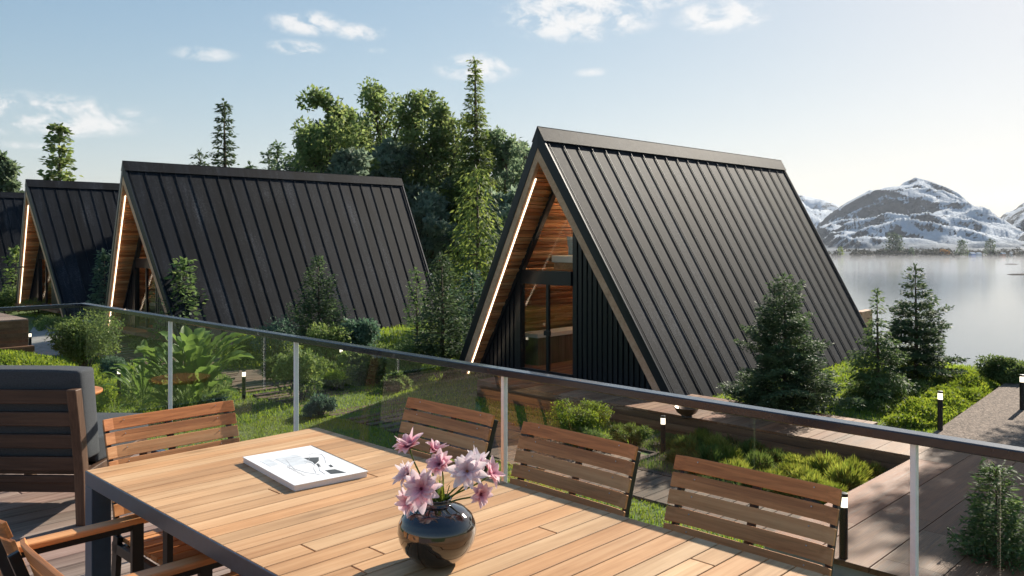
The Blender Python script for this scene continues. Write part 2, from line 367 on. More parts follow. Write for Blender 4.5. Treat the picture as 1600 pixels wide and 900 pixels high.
M['concrete'] = plain('concrete', (.30, .29, .28), .85, nscale=4, namp=.2)
M['soil'] = plain('bed_soil', (.075, .05, .035), .95, nscale=14, namp=.5, bstr=.6)
# foliage
M['fir'] = leafmat('fir_needles', (.032, .060, .034), (.13, .19, .085), .32, 1.4)
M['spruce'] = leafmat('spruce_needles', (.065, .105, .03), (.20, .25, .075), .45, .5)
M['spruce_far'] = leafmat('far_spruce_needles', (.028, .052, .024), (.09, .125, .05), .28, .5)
M['youngfir'] = leafmat('pale_needles', (.055, .10, .040), (.17, .25, .095), .4, 1.2)
M['broad'] = leafmat('broad_leaves', (.070, .115, .045), (.23, .29, .11), .52, .35, .04)
M['broad_dark'] = leafmat('dark_broad_leaves', (.075, .115, .075), (.20, .26, .15), .50, .35, .04)
M['understory'] = leafmat('understory_leaves', (.10, .145, .11), (.25, .31, .22), .50, .4)
M['shrub'] = leafmat('shrub_leaves', (.050, .090, .028), (.19, .255, .085), .40, 1.5)
M['shrub_blue'] = leafmat('blue_green_leaves', (.045, .085, .060), (.13, .20, .13), .38, 1.5)
M['tropical'] = leafmat('tropical_leaves', (.06, .11, .028), (.18, .25, .070), .40, 1.2, rough=.35)
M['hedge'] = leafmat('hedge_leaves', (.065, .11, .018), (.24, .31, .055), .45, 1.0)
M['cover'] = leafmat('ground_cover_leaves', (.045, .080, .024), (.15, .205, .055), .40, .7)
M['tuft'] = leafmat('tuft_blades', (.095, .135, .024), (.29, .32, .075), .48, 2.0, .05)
M['lawn'] = leafmat('lawn_blades', (.10, .16, .026), (.27, .36, .065), .45, .35, .03)

def groundmat():
    m, t, b = new_mat('ground_soil_and_grass'); oc = objc(t)
    n1 = noise(t, oc, .35, 5, .6); n2 = noise(t, oc, 9, 5, .7)
    c = ramp(t, math_(t, 'MULTIPLY_ADD', n2, .6, math_(t, 'MULTIPLY', n1, .5)), [(.35, (.060, .055, .028)), (.52, (.085, .125, .030)), (.72, (.14, .19, .045))])
    sx = t.nodes.new('ShaderNodeSeparateXYZ'); L(t, oc, sx.inputs[0])
    rk = math_(t, 'LESS_THAN', sx.outputs[2], -3.2)
    L(t, mixc(t, rk, c, (.10, .095, .08)), b.inputs['Base Color']); b.inputs['Roughness'].default_value = .95
    bump(t, b, n2, .6, .03); return m
def gravelmat():
    m, t, b = new_mat('gravel'); oc = objc(t)
    vo = t.nodes.new('ShaderNodeTexVoronoi'); vo.inputs['Scale'].default_value = 28; L(t, oc, vo.inputs['Vector'])
    sp = t.nodes.new('ShaderNodeSeparateColor'); L(t, vo.outputs['Color'], sp.inputs[0])
    c = ramp(t, sp.outputs[0], [(0, (.07, .048, .033)), (.5, (.17, .118, .083)), (1, (.36, .27, .205))])
    L(t, mixc(t, math_(t, 'MULTIPLY', noise(t, oc, .9, 3), .5), c, (.12, .085, .06)), b.inputs['Base Color'])
    b.inputs['Roughness'].default_value = .9; bump(t, b, math_(t, 'SUBTRACT', 1, vo.outputs['Distance']), .9, .02); return m
def watermat():
    m, t, b = new_mat('lake_water'); oc = objc(t)
    b.inputs['Base Color'].default_value = (.04, .065, .07, 1); b.inputs['Roughness'].default_value = .11; b.inputs['IOR'].default_value = 1.9
    b.inputs['Specular IOR Level'].default_value = .5
    n1 = noise(t, mapping(t, oc, (.30, .55, 1)), 1, 3, .55); n2 = noise(t, mapping(t, oc, (.012, .03, 1)), 1, 3, .5)
    h = math_(t, 'MULTIPLY', n1, math_(t, 'MULTIPLY_ADD', n2, 1.3, -.35, clamp=True))
    bump(t, b, h, .5, .10); return m
def mountmat(seed):
    m, t, b = new_mat('rock_and_snow'); oc = objc(t); g = t.nodes.new('ShaderNodeNewGeometry')
    sx = t.nodes.new('ShaderNodeSeparateXYZ'); L(t, g.outputs['Normal'], sx.inputs[0])
    pz = t.nodes.new('ShaderNodeSeparateXYZ'); L(t, oc, pz.inputs[0])
    n1 = noise(t, mapping(t, oc, (1, 1, 1.6)), .010, 8, .68, .4); n2 = noise(t, mapping(t, oc, (1, 1, 2.6), (.3, .5, 0)), .035, 7, .72, .8)
    s = math_(t, 'MULTIPLY_ADD', sx.outputs[2], .9, math_(t, 'MULTIPLY_ADD', n1, -1.0, math_(t, 'MULTIPLY', n2, -.75)))
    snow = ramp(t, s, [(.0, (0, 0, 0)), (.10, (1, 1, 1))])
    r = t.nodes['Color Ramp'] if 'Color Ramp' in t.nodes else None
    snowf = math_(t, 'MULTIPLY_ADD', s, 16.0, 3.5 + seed, clamp=True)
    low = math_(t, 'MULTIPLY_ADD', pz.outputs[2], .035, 1.0, clamp=True)
    rock = ramp(t, n2, [(.3, (.022, .030, .036)), (.6, (.055, .065, .072)), (.8, (.12, .12, .12))])
    sn = mixc(t, n2, (.50, .57, .64), (.70, .74, .78))
    L(t, mixc(t, math_(t, 'MULTIPLY', snowf, low), rock, sn), b.inputs['Base Color']); b.inputs['Roughness'].default_value = .9; b.inputs['Specular IOR Level'].default_value = .15
    bump(t, b, math_(t, 'ADD', n1, n2), .9, 14); return m
M['ground'] = groundmat(); M['gravel'] = gravelmat(); M['water'] = watermat()

# ------------------------------------------------------------------ ground, lake, mountains
def axis(fine0, fine1, step, far0, far1):
    a = list(np.arange(fine0, fine1 + 1e-6, step)); s = step; x = fine1
    while x < far1: s *= 1.35; x += s; a.append(min(x, far1))
    s = step; x = fine0
    while x > far0: s *= 1.35; x -= s; a.insert(0, max(x, far0))
    return np.array(a)
gx, gy = axis(-45, 35, .5, -6500, 6500), axis(-2, 75, .5, -600, 6500)
X, Y = np.meshgrid(gx, gy); Z = ground_z(X, Y)
nx, ny = len(gx), len(gy); idx = np.arange(nx * ny).reshape(ny, nx)
fc = np.stack([idx[:-1, :-1], idx[:-1, 1:], idx[1:, 1:], idx[1:, :-1]], -1).reshape(-1, 4)
struct(np_mesh('ground', np.stack([X, Y, Z], -1).reshape(-1, 3), fc, M['ground'], smooth=True))
LAKE = EYE - 30.0
w_ = MB(); w_.add([(-6400, 40, LAKE), (6400, 20, LAKE), (6400, 6400, LAKE), (-6400, 6400, LAKE)], [(0, 1, 2, 3)])
struct(w_.build('lake_water', M['water']))

hz = MB(); hz.box(-6900, 6900, -900, 6900, -46, 330)
hm = bpy.data.materials.new('haze_air'); hm.use_nodes = True; hm.node_tree.nodes.clear()
pv = hm.node_tree.nodes.new('ShaderNodeVolumePrincipled'); pv.inputs['Color'].default_value = (.80, .88, 1.0, 1); pv.inputs['Density'].default_value = 5e-5; pv.inputs['Anisotropy'].default_value = .3
ho = hm.node_tree.nodes.new('ShaderNodeOutputMaterial'); hm.node_tree.links.new(pv.outputs[0], ho.inputs['Volume'])
hz = hz.build('haze', hm); hz['kind'] = 'stuff'; hz['label'] = 'thin morning haze over the lake and mountains'
ms_ = MB(); ms_.box(150, 1500, 620, 1215, LAKE + .3, LAKE + 5); mm_ = bpy.data.materials.new('lake_mist_air'); mm_.use_nodes = True; mm_.node_tree.nodes.clear()
pv = mm_.node_tree.nodes.new('ShaderNodeVolumePrincipled'); pv.inputs['Color'].default_value = (.95, .96, 1.0, 1); pv.inputs['Density'].default_value = 8e-4; pv.inputs['Anisotropy'].default_value = .4
ho = mm_.node_tree.nodes.new('ShaderNodeOutputMaterial'); mm_.node_tree.links.new(pv.outputs[0], ho.inputs['Volume'])
ms_ = ms_.build('lake_mist', mm_); ms_['kind'] = 'stuff'; ms_['label'] = 'thin mist lying on the lake near the far shore'
def fbm(p, oct_=5, ridged=False):
    out_ = np.zeros(len(p)); 
    for i, q in enumerate(p):
        v = 0; a = 1; f = 1
        for _ in range(oct_):
            n = mn.noise(Vector((q[0] * f, q[1] * f, 3.1)))
            v += a * ((1 - abs(n) * 2) if ridged else n); a *= .5; f *= 2.05
        out_[i] = v
    return out_
def mountain(name, sil, Y0, near, back, seed, npx=420, ny_=150, amp=1.0, power=1.5):
    sx = [s[0] for s in sil]; sy = [s[1] for s in sil]
    pxs = np.linspace(sx[0], sx[-1], npx); ys = np.concatenate([np.linspace(near, Y0, int(ny_ * .75)), np.linspace(Y0, back, int(ny_ * .25) + 1)[1:]])
    PX, YY = np.meshgrid(pxs, ys); XX = (PX - CX) / F * Y0 * (1 + (YY / Y0 - 1) * .75)
    hs = np.interp(PX, sx, [(HY - y) * Y0 / F for y in sy]) + EYE - LAKE
    t = np.where(YY <= Y0, (YY - near) / (Y0 - near), 1 - (YY - Y0) / (back - Y0) * .9)
    prof = np.clip(t, 0, 1) ** power
    q = np.stack([XX.ravel() / 170 + seed + YY.ravel() / 900, YY.ravel() / 620 + seed], -1)
    rn = fbm(q, 6, True).reshape(PX.shape); n2 = fbm(q * 2.3 + 9, 5).reshape(PX.shape)
    edge = np.clip(np.minimum(t, 1) * 3, 0, 1) * np.clip(hs / 60, 0, 1)
    bump_ = (rn - 1.0) * 34 * amp * edge * (1 - np.exp(-((YY - Y0) / 90.0) ** 2) * .45) + n2 * 20 * amp * edge * (1 - np.exp(-((YY - Y0) / 90.0) ** 2) * .4)
    ZZ = LAKE - 2 + (hs + 2) * prof + bump_
    ZZ = np.minimum(ZZ, EYE + (hs - EYE + LAKE) * np.minimum(YY / Y0, 1.2) + n2 * 3)
    ZZ = np.maximum(ZZ, LAKE - 3)
    i = np.arange(PX.size).reshape(PX.shape)
    f = np.stack([i[:-1, :-1], i[:-1, 1:], i[1:, 1:], i[1:, :-1]], -1).reshape(-1, 4)
    return struct(np_mesh(name, np.stack([XX, YY, ZZ], -1).reshape(-1, 3), f, mountmat(seed * .02), smooth=True))
mountain('snowy_mountain', [(1180, 401), (1225, 392), (1262, 378), (1275, 357), (1290, 345), (1310, 328), (1345, 305), (1360, 297), (1400, 291), (1418, 283), (1430, 277), (1447, 283), (1470, 293), (1485, 302), (1500, 318), (1520, 333), (1555, 351), (1600, 370), (1680, 398)], 2600, 1330, 3600, 1.0)
mountain('snowy_ridge', [(700, 360), (900, 330), (1100, 310), (1200, 300), (1240, 300), (1258, 306), (1300, 316), (1340, 332), (1400, 362), (1500, 390)], 4300, 3000, 5600, 2.4, 120, 40, 1.6)
mountain('rocky_hill', [(1490, 400), (1520, 388), (1540, 372), (1560, 352), (1575, 336), (1597, 321), (1640, 302), (1720, 272), (1850, 262), (2050, 300), (2300, 350), (2500, 395)], 2050, 1260, 2900, 3.7, 200, 70, .9)
mountain('far_shore', [(900, 392), (1230, 391), (1300, 388), (1400, 389), (1500, 389), (1600, 386), (1800, 380), (2300, 380)], 1420, 1218, 1900, 5.2, 200, 30, .25, .8)

# ------------------------------------------------------------------ foliage generators
def leaves_arrays(P, A, Nn, Ln, Wd):
    """rhombic leaves: base P, unit axis A, normal Nn, length, width"""
    S = np.cross(A, Nn); S /= (np.linalg.norm(S, axis=1, keepdims=True) + 1e-9)
    Ln = Ln[:, None]; Wd = Wd[:, None]
    up = np.cross(S, A)
    v = np.stack([P, P + A * Ln * .45 + S * Wd * .5 + up * Wd * .12, P + A * Ln, P + A * Ln * .45 - S * Wd * .5 + up * Wd * .12], 1).reshape(-1, 3)
    f = np.arange(len(v)).reshape(-1, 4); return v, f
def unit(a): return a / (np.linalg.norm(a, axis=-1, keepdims=True) + 1e-9)
def conifer_mesh(h, r, rng, whorls=22, nb=9, leaf=.07, base=.06, up=.15, droop=.25, hang=0., prof=.85, fill=1.0, jag=.25, lw=.38, narrow_top=0., thick=1):
    Ps, As, Ns = [], [], []; ph = rng.random(3) * 6.28
    for i in range(whorls):
        t = (i + .5 * rng.random()) / whorls
        z0 = h * (base + (1 - base) * t); rr = r * (1 - t) ** prof * (1 - narrow_top * sstep(.35, .7, t)) + .02 * h * (1 - t) + leaf * .5
        n = max(4, int(nb * (1 - .45 * t) + rng.integers(0, 2)))
        a0 = rng.random() * 6.28
        for k in range(n):
            az = a0 + 6.283 * (k + rng.normal() * .22) / n; Lb = rr * (1 + .22 * math.sin(az * 2.0 + 7.0 * t + ph[0]) * math.sin(9 * t + ph[1]) + .12 * math.sin(az * 3 + ph[2] - 5 * t)) * (1 - jag * rng.random()) * (1 + .12 * (rng.random() < .12))
            el = up + (.55 * t) + rng.normal() * .08
            dr = np.array([math.cos(az), math.sin(az), 0.])
            side = np.array([-dr[1], dr[0], 0.])
            ns = max(5, int(Lb / (leaf * .42) * fill))
            s = np.linspace(.12, 1, ns) + rng.random(ns) * .03
            zz = z0 + Lb * (s * math.sin(el) - droop * s * s * (1 - .5 * t)) + rng.normal(size=ns) * leaf * .15
            base_p = dr[None] * (Lb * s * math.cos(el))[:, None]; base_p[:, 2] = zz
            tl = Lb * .42 * (1 - s) ** .6 + leaf * .8
            for sg in (-1, 1):
                nt_ = np.maximum(1, (tl / (leaf * .55) * fill).astype(int))
                for j in range(ns):
                    q = (np.arange(nt_[j]) + rng.random(nt_[j])) / nt_[j]
                    dv = unit(dr * .75 + side * sg * .85 + np.array([0, 0, .05]))
                    pp = base_p[j] + dv * (q * tl[j])[:, None]; pp[:, 2] -= (hang * rng.random(len(q)) * Lb * .35 + .18 * q * q * tl[j])
                    pp += rng.normal(size=pp.shape) * leaf * .22
                    a = unit(dv + side * sg * .3 + rng.normal(size=pp.shape) * .38 + np.array([0, 0, -hang * 1.1]))
                    Ps.append(pp); As.append(a)
                    Ns.append(unit(np.array([0, 0, 1.]) + rng.normal(size=pp.shape) * .55 + dr * hang))
    # leader
    k = 26; zz = h * (1 - .12 * rng.random(k)); a = rng.random(k) * 6.28
    Ps.append(np.stack([np.zeros(k), np.zeros(k), zz], 1)); As.append(unit(np.stack([np.cos(a), np.sin(a), 1.4 + 0 * a], 1))); Ns.append(unit(rng.normal(size=(k, 3))))
    P, A, Nn = map(np.concatenate, (Ps, As, Ns)); n = len(P)
    return leaves_arrays(P, A, Nn, leaf * (.7 + .6 * rng.random(n)), leaf * lw * (.8 + .5 * rng.random(n)))
def make_conifer(name, label, loc, h, mat, seed, cat='tree', group=None, trunk_r=None, rotz=0, **kw):
    rng = np.random.default_rng(seed); t = thing(name, label, cat, loc, rotz, group)
    v, f = conifer_mesh(h, rng=rng, **kw); np_mesh('crown', v, f, mat, t)
    tr = trunk_r or h * .018; b = MB(); b.tube([(0, 0, -.15), (0.01 * h, 0, h * .4), (0, 0, h * .97)], [tr * 1.3, tr * .8, tr * .12], 8)
    for i in range(14):
        z = h * (.08 + .055 * i); a = i * 2.4; l = kw['r'] * (1 - z / h) * .75
        b.tube([(0, 0, z), (math.cos(a) * l, math.sin(a) * l, z + l * .05)], [tr * .35, tr * .08], 5)
    b.build('trunk', M['bark'], t, True); return t
def blob_leaves(centers, radii, n_per, leaf, rng, flat=.8, lw=.55, outward=.6, shell=.45):
    Ps, As, Ns = [], [], []
    for c, r, n in zip(centers, radii, n_per):
        d = unit(rng.normal(size=(n, 3))); rad = r * (shell + (1 - shell) * rng.random(n)) ** (1 / 1.5)
        p = d * rad[:, None] * np.array([1, 1, flat]); Ps.append(np.array(c) + p)
        As.append(unit(d * outward + rng.normal(size=(n, 3)) * .6 + np.array([0, 0, -.1])))
        Ns.append(unit(d * .5 + np.array([0, 0, .5]) + rng.normal(size=(n, 3)) * .6))
    P, A, Nn = map(np.concatenate, (Ps, As, Ns)); n = len(P)
    return leaves_arrays(P, A, Nn, leaf * (.7 + .6 * rng.random(n)), leaf * lw * (.8 + .5 * rng.random(n)))
def make_broadleaf(name, label, loc, h, spread, mat, seed, leaf=.22, clusters=70, per=120, base=.28, cat='tree', group=None, rotz=0, cr=.16, narrow=False, scale=None):
    rng = np.random.default_rng(seed); t = thing(name, label, cat, loc, rotz, group)
    tr = h * .018; b = MB(); cen, rad = [], []
    b.tube([(0, 0, -.2), (rng.normal() * .1, rng.normal() * .1, h * .3), (rng.normal() * .2, rng.normal() * .2, h * .62), (0, 0, h * .9)], [tr * 1.4, tr, tr * .6, tr * .1], 8)
    nl = max(6, clusters // 7)
    for i in range(nl):
        f0 = (i + .5) / nl; a = i * 2.399 + rng.normal() * .3
        if narrow: l = spread * ((1 - f0) ** .8 + .12); zt = h * (base + (.95 - base) * f0); z0 = zt - l * .5
        else:
            zt = h * (base + .10 + (.86 - base) * f0 ** .8) * (1 + .06 * rng.normal()); l = spread * (.35 + .75 * math.sin(math.pi * min(1, .22 + .68 * f0))) * (.7 + .5 * rng.random())
            if f0 > .8: l = spread * (.15 + .4 * rng.random())
            z0 = max(h * .12, zt - l * 1.1 - h * .08)
        p0 = Vector((0, 0, z0)); p1 = Vector((math.cos(a) * l * .6, math.sin(a) * l * .6, z0 + (zt - z0) * .55)); p2 = Vector((math.cos(a) * l, math.sin(a) * l, min(zt, h * .98)))
        b.tube([p0, p1, p2], [tr * .5, tr * .3, tr * .05], 5)
        for j in range(7):
            sv = (.25, .45, .6, .72, .84, .93, 1.0)[j]; q = p0.lerp(p1, sv * 2) if sv < .5 else p1.lerp(p2, sv * 2 - 1)
            o = rng.normal(size=3) * l * .20 + (0, 0, 0); cc = (q.x + o[0], q.y + o[1], min(h * .985, q.z + o[2] * .7)); cen.append(cc); rad.append(h * cr * .36 * (.5 + .7 * rng.random()))
            b.tube([q, cc], [tr * .12, tr * .03], 4)
    for j in range(4): cen.append((rng.normal() * spread * .12, rng.normal() * spread * .12, h * (.88 + .03 * j))); rad.append(h * cr * (.24 - .03 * j))
    b.build('trunk', M['bark'], t, True)
    v, f = blob_leaves(cen, rad, [per] * len(cen), leaf, rng); np_mesh('crown', v, f, mat, t); return t
def make_shrub(name, label, loc, w, h, mat, seed, leaf=.06, n=6000, cat='shrub', group=None, lobes=16, stems=True, lw=.5):
    rng = np.random.default_rng(seed); t = thing(name, label, cat, loc, 0, group)
    cen, rad = [], []
    for i in range(lobes):
        a = rng.random() * 6.28; q = math.sqrt(rng.random()) * .62; z = h * (.3 + .48 * rng.random() * (1 - q * .5))
        cen.append((math.cos(a) * q * w / 2, math.sin(a) * q * w / 2, z)); rad.append(min(w, h) * (.18 + .14 * rng.random()))
    v, f = blob_leaves(cen, rad, [n // lobes] * lobes, leaf, rng, lw=lw, shell=.3); np_mesh('foliage', v, f, mat, t)
    if stems:
        b = MB()
        for c in cen: b.tube([(c[0] * .15, c[1] * .15, -.05), (c[0] * .6, c[1] * .6, c[2] * .6), c], [.018, .012, .004], 5)
        b.build('stem', M['bark'], t, True)
    return t
def cover_patch(name, label, poly_px, height, leaf, dens, mat, seed, cat, z=None, lump=.5, lw=.5, upright=.4):
    """low planting over an area: leaves through the volume of a lumpy mound"""
    rng = np.random.default_rng(seed)
    pts = np.array([at(*p)[:2] for p in poly_px]) if z is None else np.array([at(p[0], p[1], z)[:2] for p in poly_px])
    return cover_world(name, label, pts, height, leaf, dens, mat, rng, cat, lump, lw, upright)
def inside(poly, x, y):
    c = np.zeros(len(x), bool); n = len(poly); j = n - 1
    for i in range(n):
        xi, yi = poly[i]; xj, yj = poly[j]
        c ^= ((yi > y) != (yj > y)) & (x < (xj - xi) * (y - yi) / (yj - yi + 1e-12) + xi); j = i
    return c
def poly_area(p): x, y = p[:, 0], p[:, 1]; return .5 * abs(np.dot(x, np.roll(y, 1)) - np.dot(y, np.roll(x, 1)))
def scatter(pts, n, rng):
    lo, hi = pts.min(0), pts.max(0); box = np.prod(hi - lo); m = int(n * box / max(poly_area(pts), 1e-6)) + 10
    q = lo + rng.random((m, 2)) * (hi - lo); return q[inside(pts, q[:, 0], q[:, 1])]
def lumps(x, y, s, lump):
    v = np.sin(x * 3.1 / s + 1.3 * np.sin(y * 2.3 / s)) * np.sin(y * 2.7 / s + 1.1 * np.sin(x * 1.9 / s)); return 1 - lump * .5 + lump * .5 * v
def edge_dist(pts, x, y):
    d = np.full(len(x), 1e9)
    for i in range(len(pts)):
        a = pts[i]; b = pts[(i + 1) % len(pts)]; ab = b - a; t = np.clip(((x - a[0]) * ab[0] + (y - a[1]) * ab[1]) / (ab @ ab + 1e-9), 0, 1)
        d = np.minimum(d, np.hypot(x - a[0] - t * ab[0], y - a[1] - t * ab[1]))
    return d
def cover_world(name, label, pts, height, leaf, dens, mat, rng, cat, lump=.5, lw=.5, upright=.4, zoff=0):
    n = int(poly_area(pts) * dens); q = scatter(pts, n, rng); x, y = q[:, 0], q[:, 1]
    hh = height * lumps(x, y, max(.5, height * 2), lump) * np.clip(edge_dist(pts, x, y) / (height * .7), .15, 1) ** .5
    z = ground_z(x, y) + zoff + hh * (.35 + .65 * rng.random(len(x)) ** .45); P = np.stack([x, y, z], 1); k = len(x)
    A = unit(rng.normal(size=(k, 3)) * .7 + np.array([0, 0, upright])); Nn = unit(rng.normal(size=(k, 3)) * .6 + np.array([0, 0, .7]))
    v, f = leaves_arrays(P, A, Nn, leaf * (.6 + .7 * rng.random(k)), leaf * lw * (.7 + .6 * rng.random(k)))
    return tag(np_mesh(name, v, f, mat), label, cat, kind='stuff')
def blades(P, h, w, lean, rng, segs=1):
    k = len(P); a = rng.random(k) * 6.283; d = np.stack([np.cos(a), np.sin(a), np.zeros(k)], 1)
    s = np.stack([-d[:, 1], d[:, 0], np.zeros(k)], 1) * (w * (.7 + .6 * rng.random(k)))[:, None] * .5; hh = (h * (.6 + .7 * rng.random(k)))[:, None]
    le = (lean * rng.random(k))[:, None]
    m = P + d * hh * le * .35 + np.array([0, 0, 1]) * hh * .6; tip = P + d * hh * le + np.array([0, 0, 1]) * hh * (1 - .35 * le)
    v = np.stack([P - s, P + s, m + s * .75, tip, m - s * .75], 1).reshape(-1, 3); i = np.arange(k)[:, None] * 5
    return v, i + np.array([[0, 1, 2, 4]]), i + np.array([[4, 2, 3, 3]])
def blade_mesh(name, P, h, w, lean, rng, mat, parent=None, loc=None):
    k = len(P); h = np.full(k, h) if np.isscalar(h) else h
    v, f1, f2 = blades(P, h, w, lean, rng)
    tri = np.concatenate([f1[:, [0, 1, 2]], f1[:, [0, 2, 3]], f2[:, [0, 1, 2]]]); return np_mesh(name, v, tri, mat, parent, loc)

# ------------------------------------------------------------------ our deck, railing
deck = MB(); rng0 = random.Random(3)
DV = 7.95; DU = 2.72; y = -3.0
pw, gap = .136, .011
while y < DV - .02:
    x = -9.0; y1 = min(y + pw, DV)
    joints = sorted([rng0.uniform(-8, 2.2) for _ in range(3)])
    for j in joints + [DU]:
        if j - x > .3: deck.box(x, j - .003, y, y1, -.03, 0)
        x = max(x, j)
    y += pw + gap
dk = struct(deck.build('deck', M['deck'], rotz=TH, bevel=.004, seg=1))
sb = MB(); sb.box(-9, DU - .02, -3, DV - .02, -.34, -.036)
for i in range(5):
    for j in range(4): sb.box(-8 + i * 2.5, -7.85 + i * 2.5, -2.6 + j * 3.4, -2.45 + j * 3.4, -2.6, -.34)
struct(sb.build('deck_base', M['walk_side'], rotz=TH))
RU = 2.65
rail = thing('glass_railing', 'long glass balustrade with dark handrail at the edge of the foreground deck', 'railing', (0, 0, 0), TH)
hr = MB(); hr.box(RU - .028, RU + .028, -1.6, 7.958, 1.018, 1.05); hr.build('handrail', M['rail'], rail, bevel=.004)
hr = MB(); hr.box(-6, RU - .03, 7.902, 7.958, 1.018, 1.05); hr.build('handrail', M['rail'], rail, bevel=.004)
for v in (.897 - 1.75, .897, 2.647, 4.397, 6.147):
    p = MB(); p.box(RU - .010, RU + .016, v - .009, v + .009, 0, 1.017); p.build('post', M['postm'], rail, bevel=.003)
for u in (RU - 1.75, RU - 3.5, RU - 5.25):
    p = MB(); p.box(u - .012 - (.01 if u == RU else 0), u + .008, 7.918, 7.942, 0, 1.017); p.build('post', M['postm'], rail, bevel=.003)
stops = [-1.6, -.853, .668, .897, 1.425, 2.647, 4.397, 5.17, 6.147, 7.91]
for a, b in zip(stops[:-1], stops[1:]):
    p = MB(); p.box(RU - .006, RU + .006, a + .003, b - .003, .03, 1.016); p.build('glass_panel', M['rail_glass'], rail)
for a, b in ((RU - 1.74, RU - .03), (RU - 3.49, RU - 1.76), (RU - 5.24, RU - 3.51)):
    p = MB(); p.box(a, b, 7.924, 7.936, .03, 1.016); p.build('glass_panel', M['rail_glass'], rail)
p = MB(); p.box(RU - .03, RU + .03, -1.6, 7.9, 0.0, .028); p.build('base_channel', M['rail'], rail)
p = MB(); p.box(-6, RU - .035, 7.90, 7.95, 0.0, .028); p.build('base_channel', M['rail'], rail)

# ------------------------------------------------------------------ table (local x across = u, y along = v)
TU, TV, TW, TL, THT = 1.135, 3.385, 1.015, 2.9, .75
tx, ty = uv(TU, TV)
table = thing('dining_table', 'long outdoor dining table with pale slatted teak top and blue grey metal frame', 'table', (tx, ty, 0), TH)
b = MB(); r5 = random.Random(11); yy = 0.0
while yy > -TL + .02:
    y1 = max(yy - .0765, -TL); cut = [0, TW]
    if r5.random() < .45: cut.insert(1, r5.uniform(.15, .85) * TW)
    for c0, c1 in zip(cut[:-1], cut[1:]): b.box(c0 + .003 + (0.0008 if c0 else 0), c1 - .0008, y1 + .0012, yy - .0012, THT - .022, THT)
    yy -= .0785
b.build('tabletop', M['teak_top'], table, bevel=.0014, seg=1)
b = MB(); fr = .052
b.box(-.001, .006, -TL, 0, THT - .055, THT - .0015); b.box(.006, TW - .006, -.006, .001, THT - .055, THT - .023)
b.box(.006, .05, -TL, -.006, THT - .055, THT - .024); b.box(TW - .05, TW, -TL, -.006, THT - .055, THT - .024)
b.box(.05, TW - .05, -.05, -.006, THT - .055, THT - .024)
for q in (-.9, -1.8): b.box(.05, TW - .05, q - .03, q, THT - .055, THT - .024)
b.build('frame', M['frame'], table, bevel=.002)
for (a, c) in ((0, -.0), (TW - .07, -.0), (0, -TL + .07), (TW - .07, -TL + .07)):
    p = MB(); p.box(a - .001 if a == 0 else a, a + .07, c - .07, c + (.001 if c == 0 else 0), 0, THT - .0552); p.build('leg', M['frame'], table, bevel=.003)

# ------------------------------------------------------------------ slatted armchairs
def arc_slat(mb, w, y, z, hgt, tilt, thick=.012, bend=.010, sag=.003, n=14):
    """slat across x, upright and leaning by tilt, its ends bent forward"""
    ct, st = math.cos(tilt), math.sin(tilt); ring = []
    for i in range(n + 1):
        x = -w / 2 + w * i / n; e = abs(2 * x / w); f = max(0, (e - .84) / .16) * bend + sag * e * e
        for (a, c) in ((-.5, -.5), (.5, -.5), (.5, .5), (-.5, .5)):
            yy_ = a * thick; zz_ = c * hgt; ring.append((x, y + f + yy_ * ct - zz_ * st, z + yy_ * st + zz_ * ct))
    fs = [(4 * i + k, 4 * i + (k + 1) % 4, 4 * (i + 1) + (k + 1) % 4, 4 * (i + 1) + k) for i in range(n) for k in range(4)]
    fs += [(3, 2, 1, 0), tuple(4 * n + k for k in range(4))]; mb.add(ring, fs)
def back_y(z): t = (z - .45) / .44; return -.205 - .105 * t - .03 * t * t
def make_chair(label, group):
    t = thing('slatted_armchair', label, 'chair', (0, 0, 0), 0, group); Wc = .565
    for s in (-1, 1):
        x = s * .262; p = MB()
        p.bar((x, -.275, 0), (x, -.215, .45), .022, .045, (0, 1, 0)); p.build('leg', M['black'], t, bevel=.002)
        p = MB(); p.bar((x, .235, 0), (x, .235, .632), .022, .040, (0, 1, 0)); p.build('leg', M['black'], t, bevel=.002)
        p = MB(); pr = [(x, back_y(z) - .010 + (.0 if z > .5 else .0), z) for z in (.45, .55, .65, .75, .868)]
        for a, c in zip(pr[:-1], pr[1:]): p.bar(a, (Vector(c) + (Vector(c) - Vector(a)) * .04), .016, .026, (0, 1, 0))
        p.bar((x, -.25, .40), (x, .215, .40), .022, .04); p.bar((x, -.225, .620), (x, .215, .620), .022, .022)
        p.build('side_frame', M['black'], t, bevel=.002)
        p = MB(); p.box(x - .029, x + .029, -.235, .275, .633, .655); p.build('armrest', M['teak_y'], t, bevel=.006)
    p = MB(); p.bar((-.25, .20, .395), (.25, .20, .395), .03, .03); p.bar((-.25, -.2, .395), (.25, -.2, .395), .03, .03)
    p.bar((0, -.2, .40), (0, .2, .40), .03, .028)
    p.bar((0, back_y(.46) - .022, .46), (0, back_y(.68) - .02, .68), .03, .008, (0, 1, 0)); p.bar((0, back_y(.68) - .02, .67), (0, back_y(.86) - .022, .86), .03, .008, (0, 1, 0))
    p.build('cross_frame', M['black'], t, bevel=.002)
    p = MB()
    for i in range(7): y0 = -.215 + i * .067; p.box(-.248, .248, y0, y0 + .060, .421, .441)
    p.build('seat', M['teak'], t, bevel=.003)
    p = MB()
    for i in range(8):
        z = .502 + i * .0535 - .002; tl = math.atan2(back_y(z - .02) - back_y(z + .02), .04); arc_slat(p, Wc, back_y(z) + .012, z, .0475, tl)
    p.cur = 1
    for i in range(8):
        z = .502 + i * .0535 - .002
        for x in (-.2, .2):
            for dz in (-.012, .012): p.tube([(x, back_y(z) + .016, z + dz), (x, back_y(z) + .0192, z + dz)], .0028, 6)
    p.build('backrest', [M['teak'], M['steel']], t, bevel=.0025)
    return t
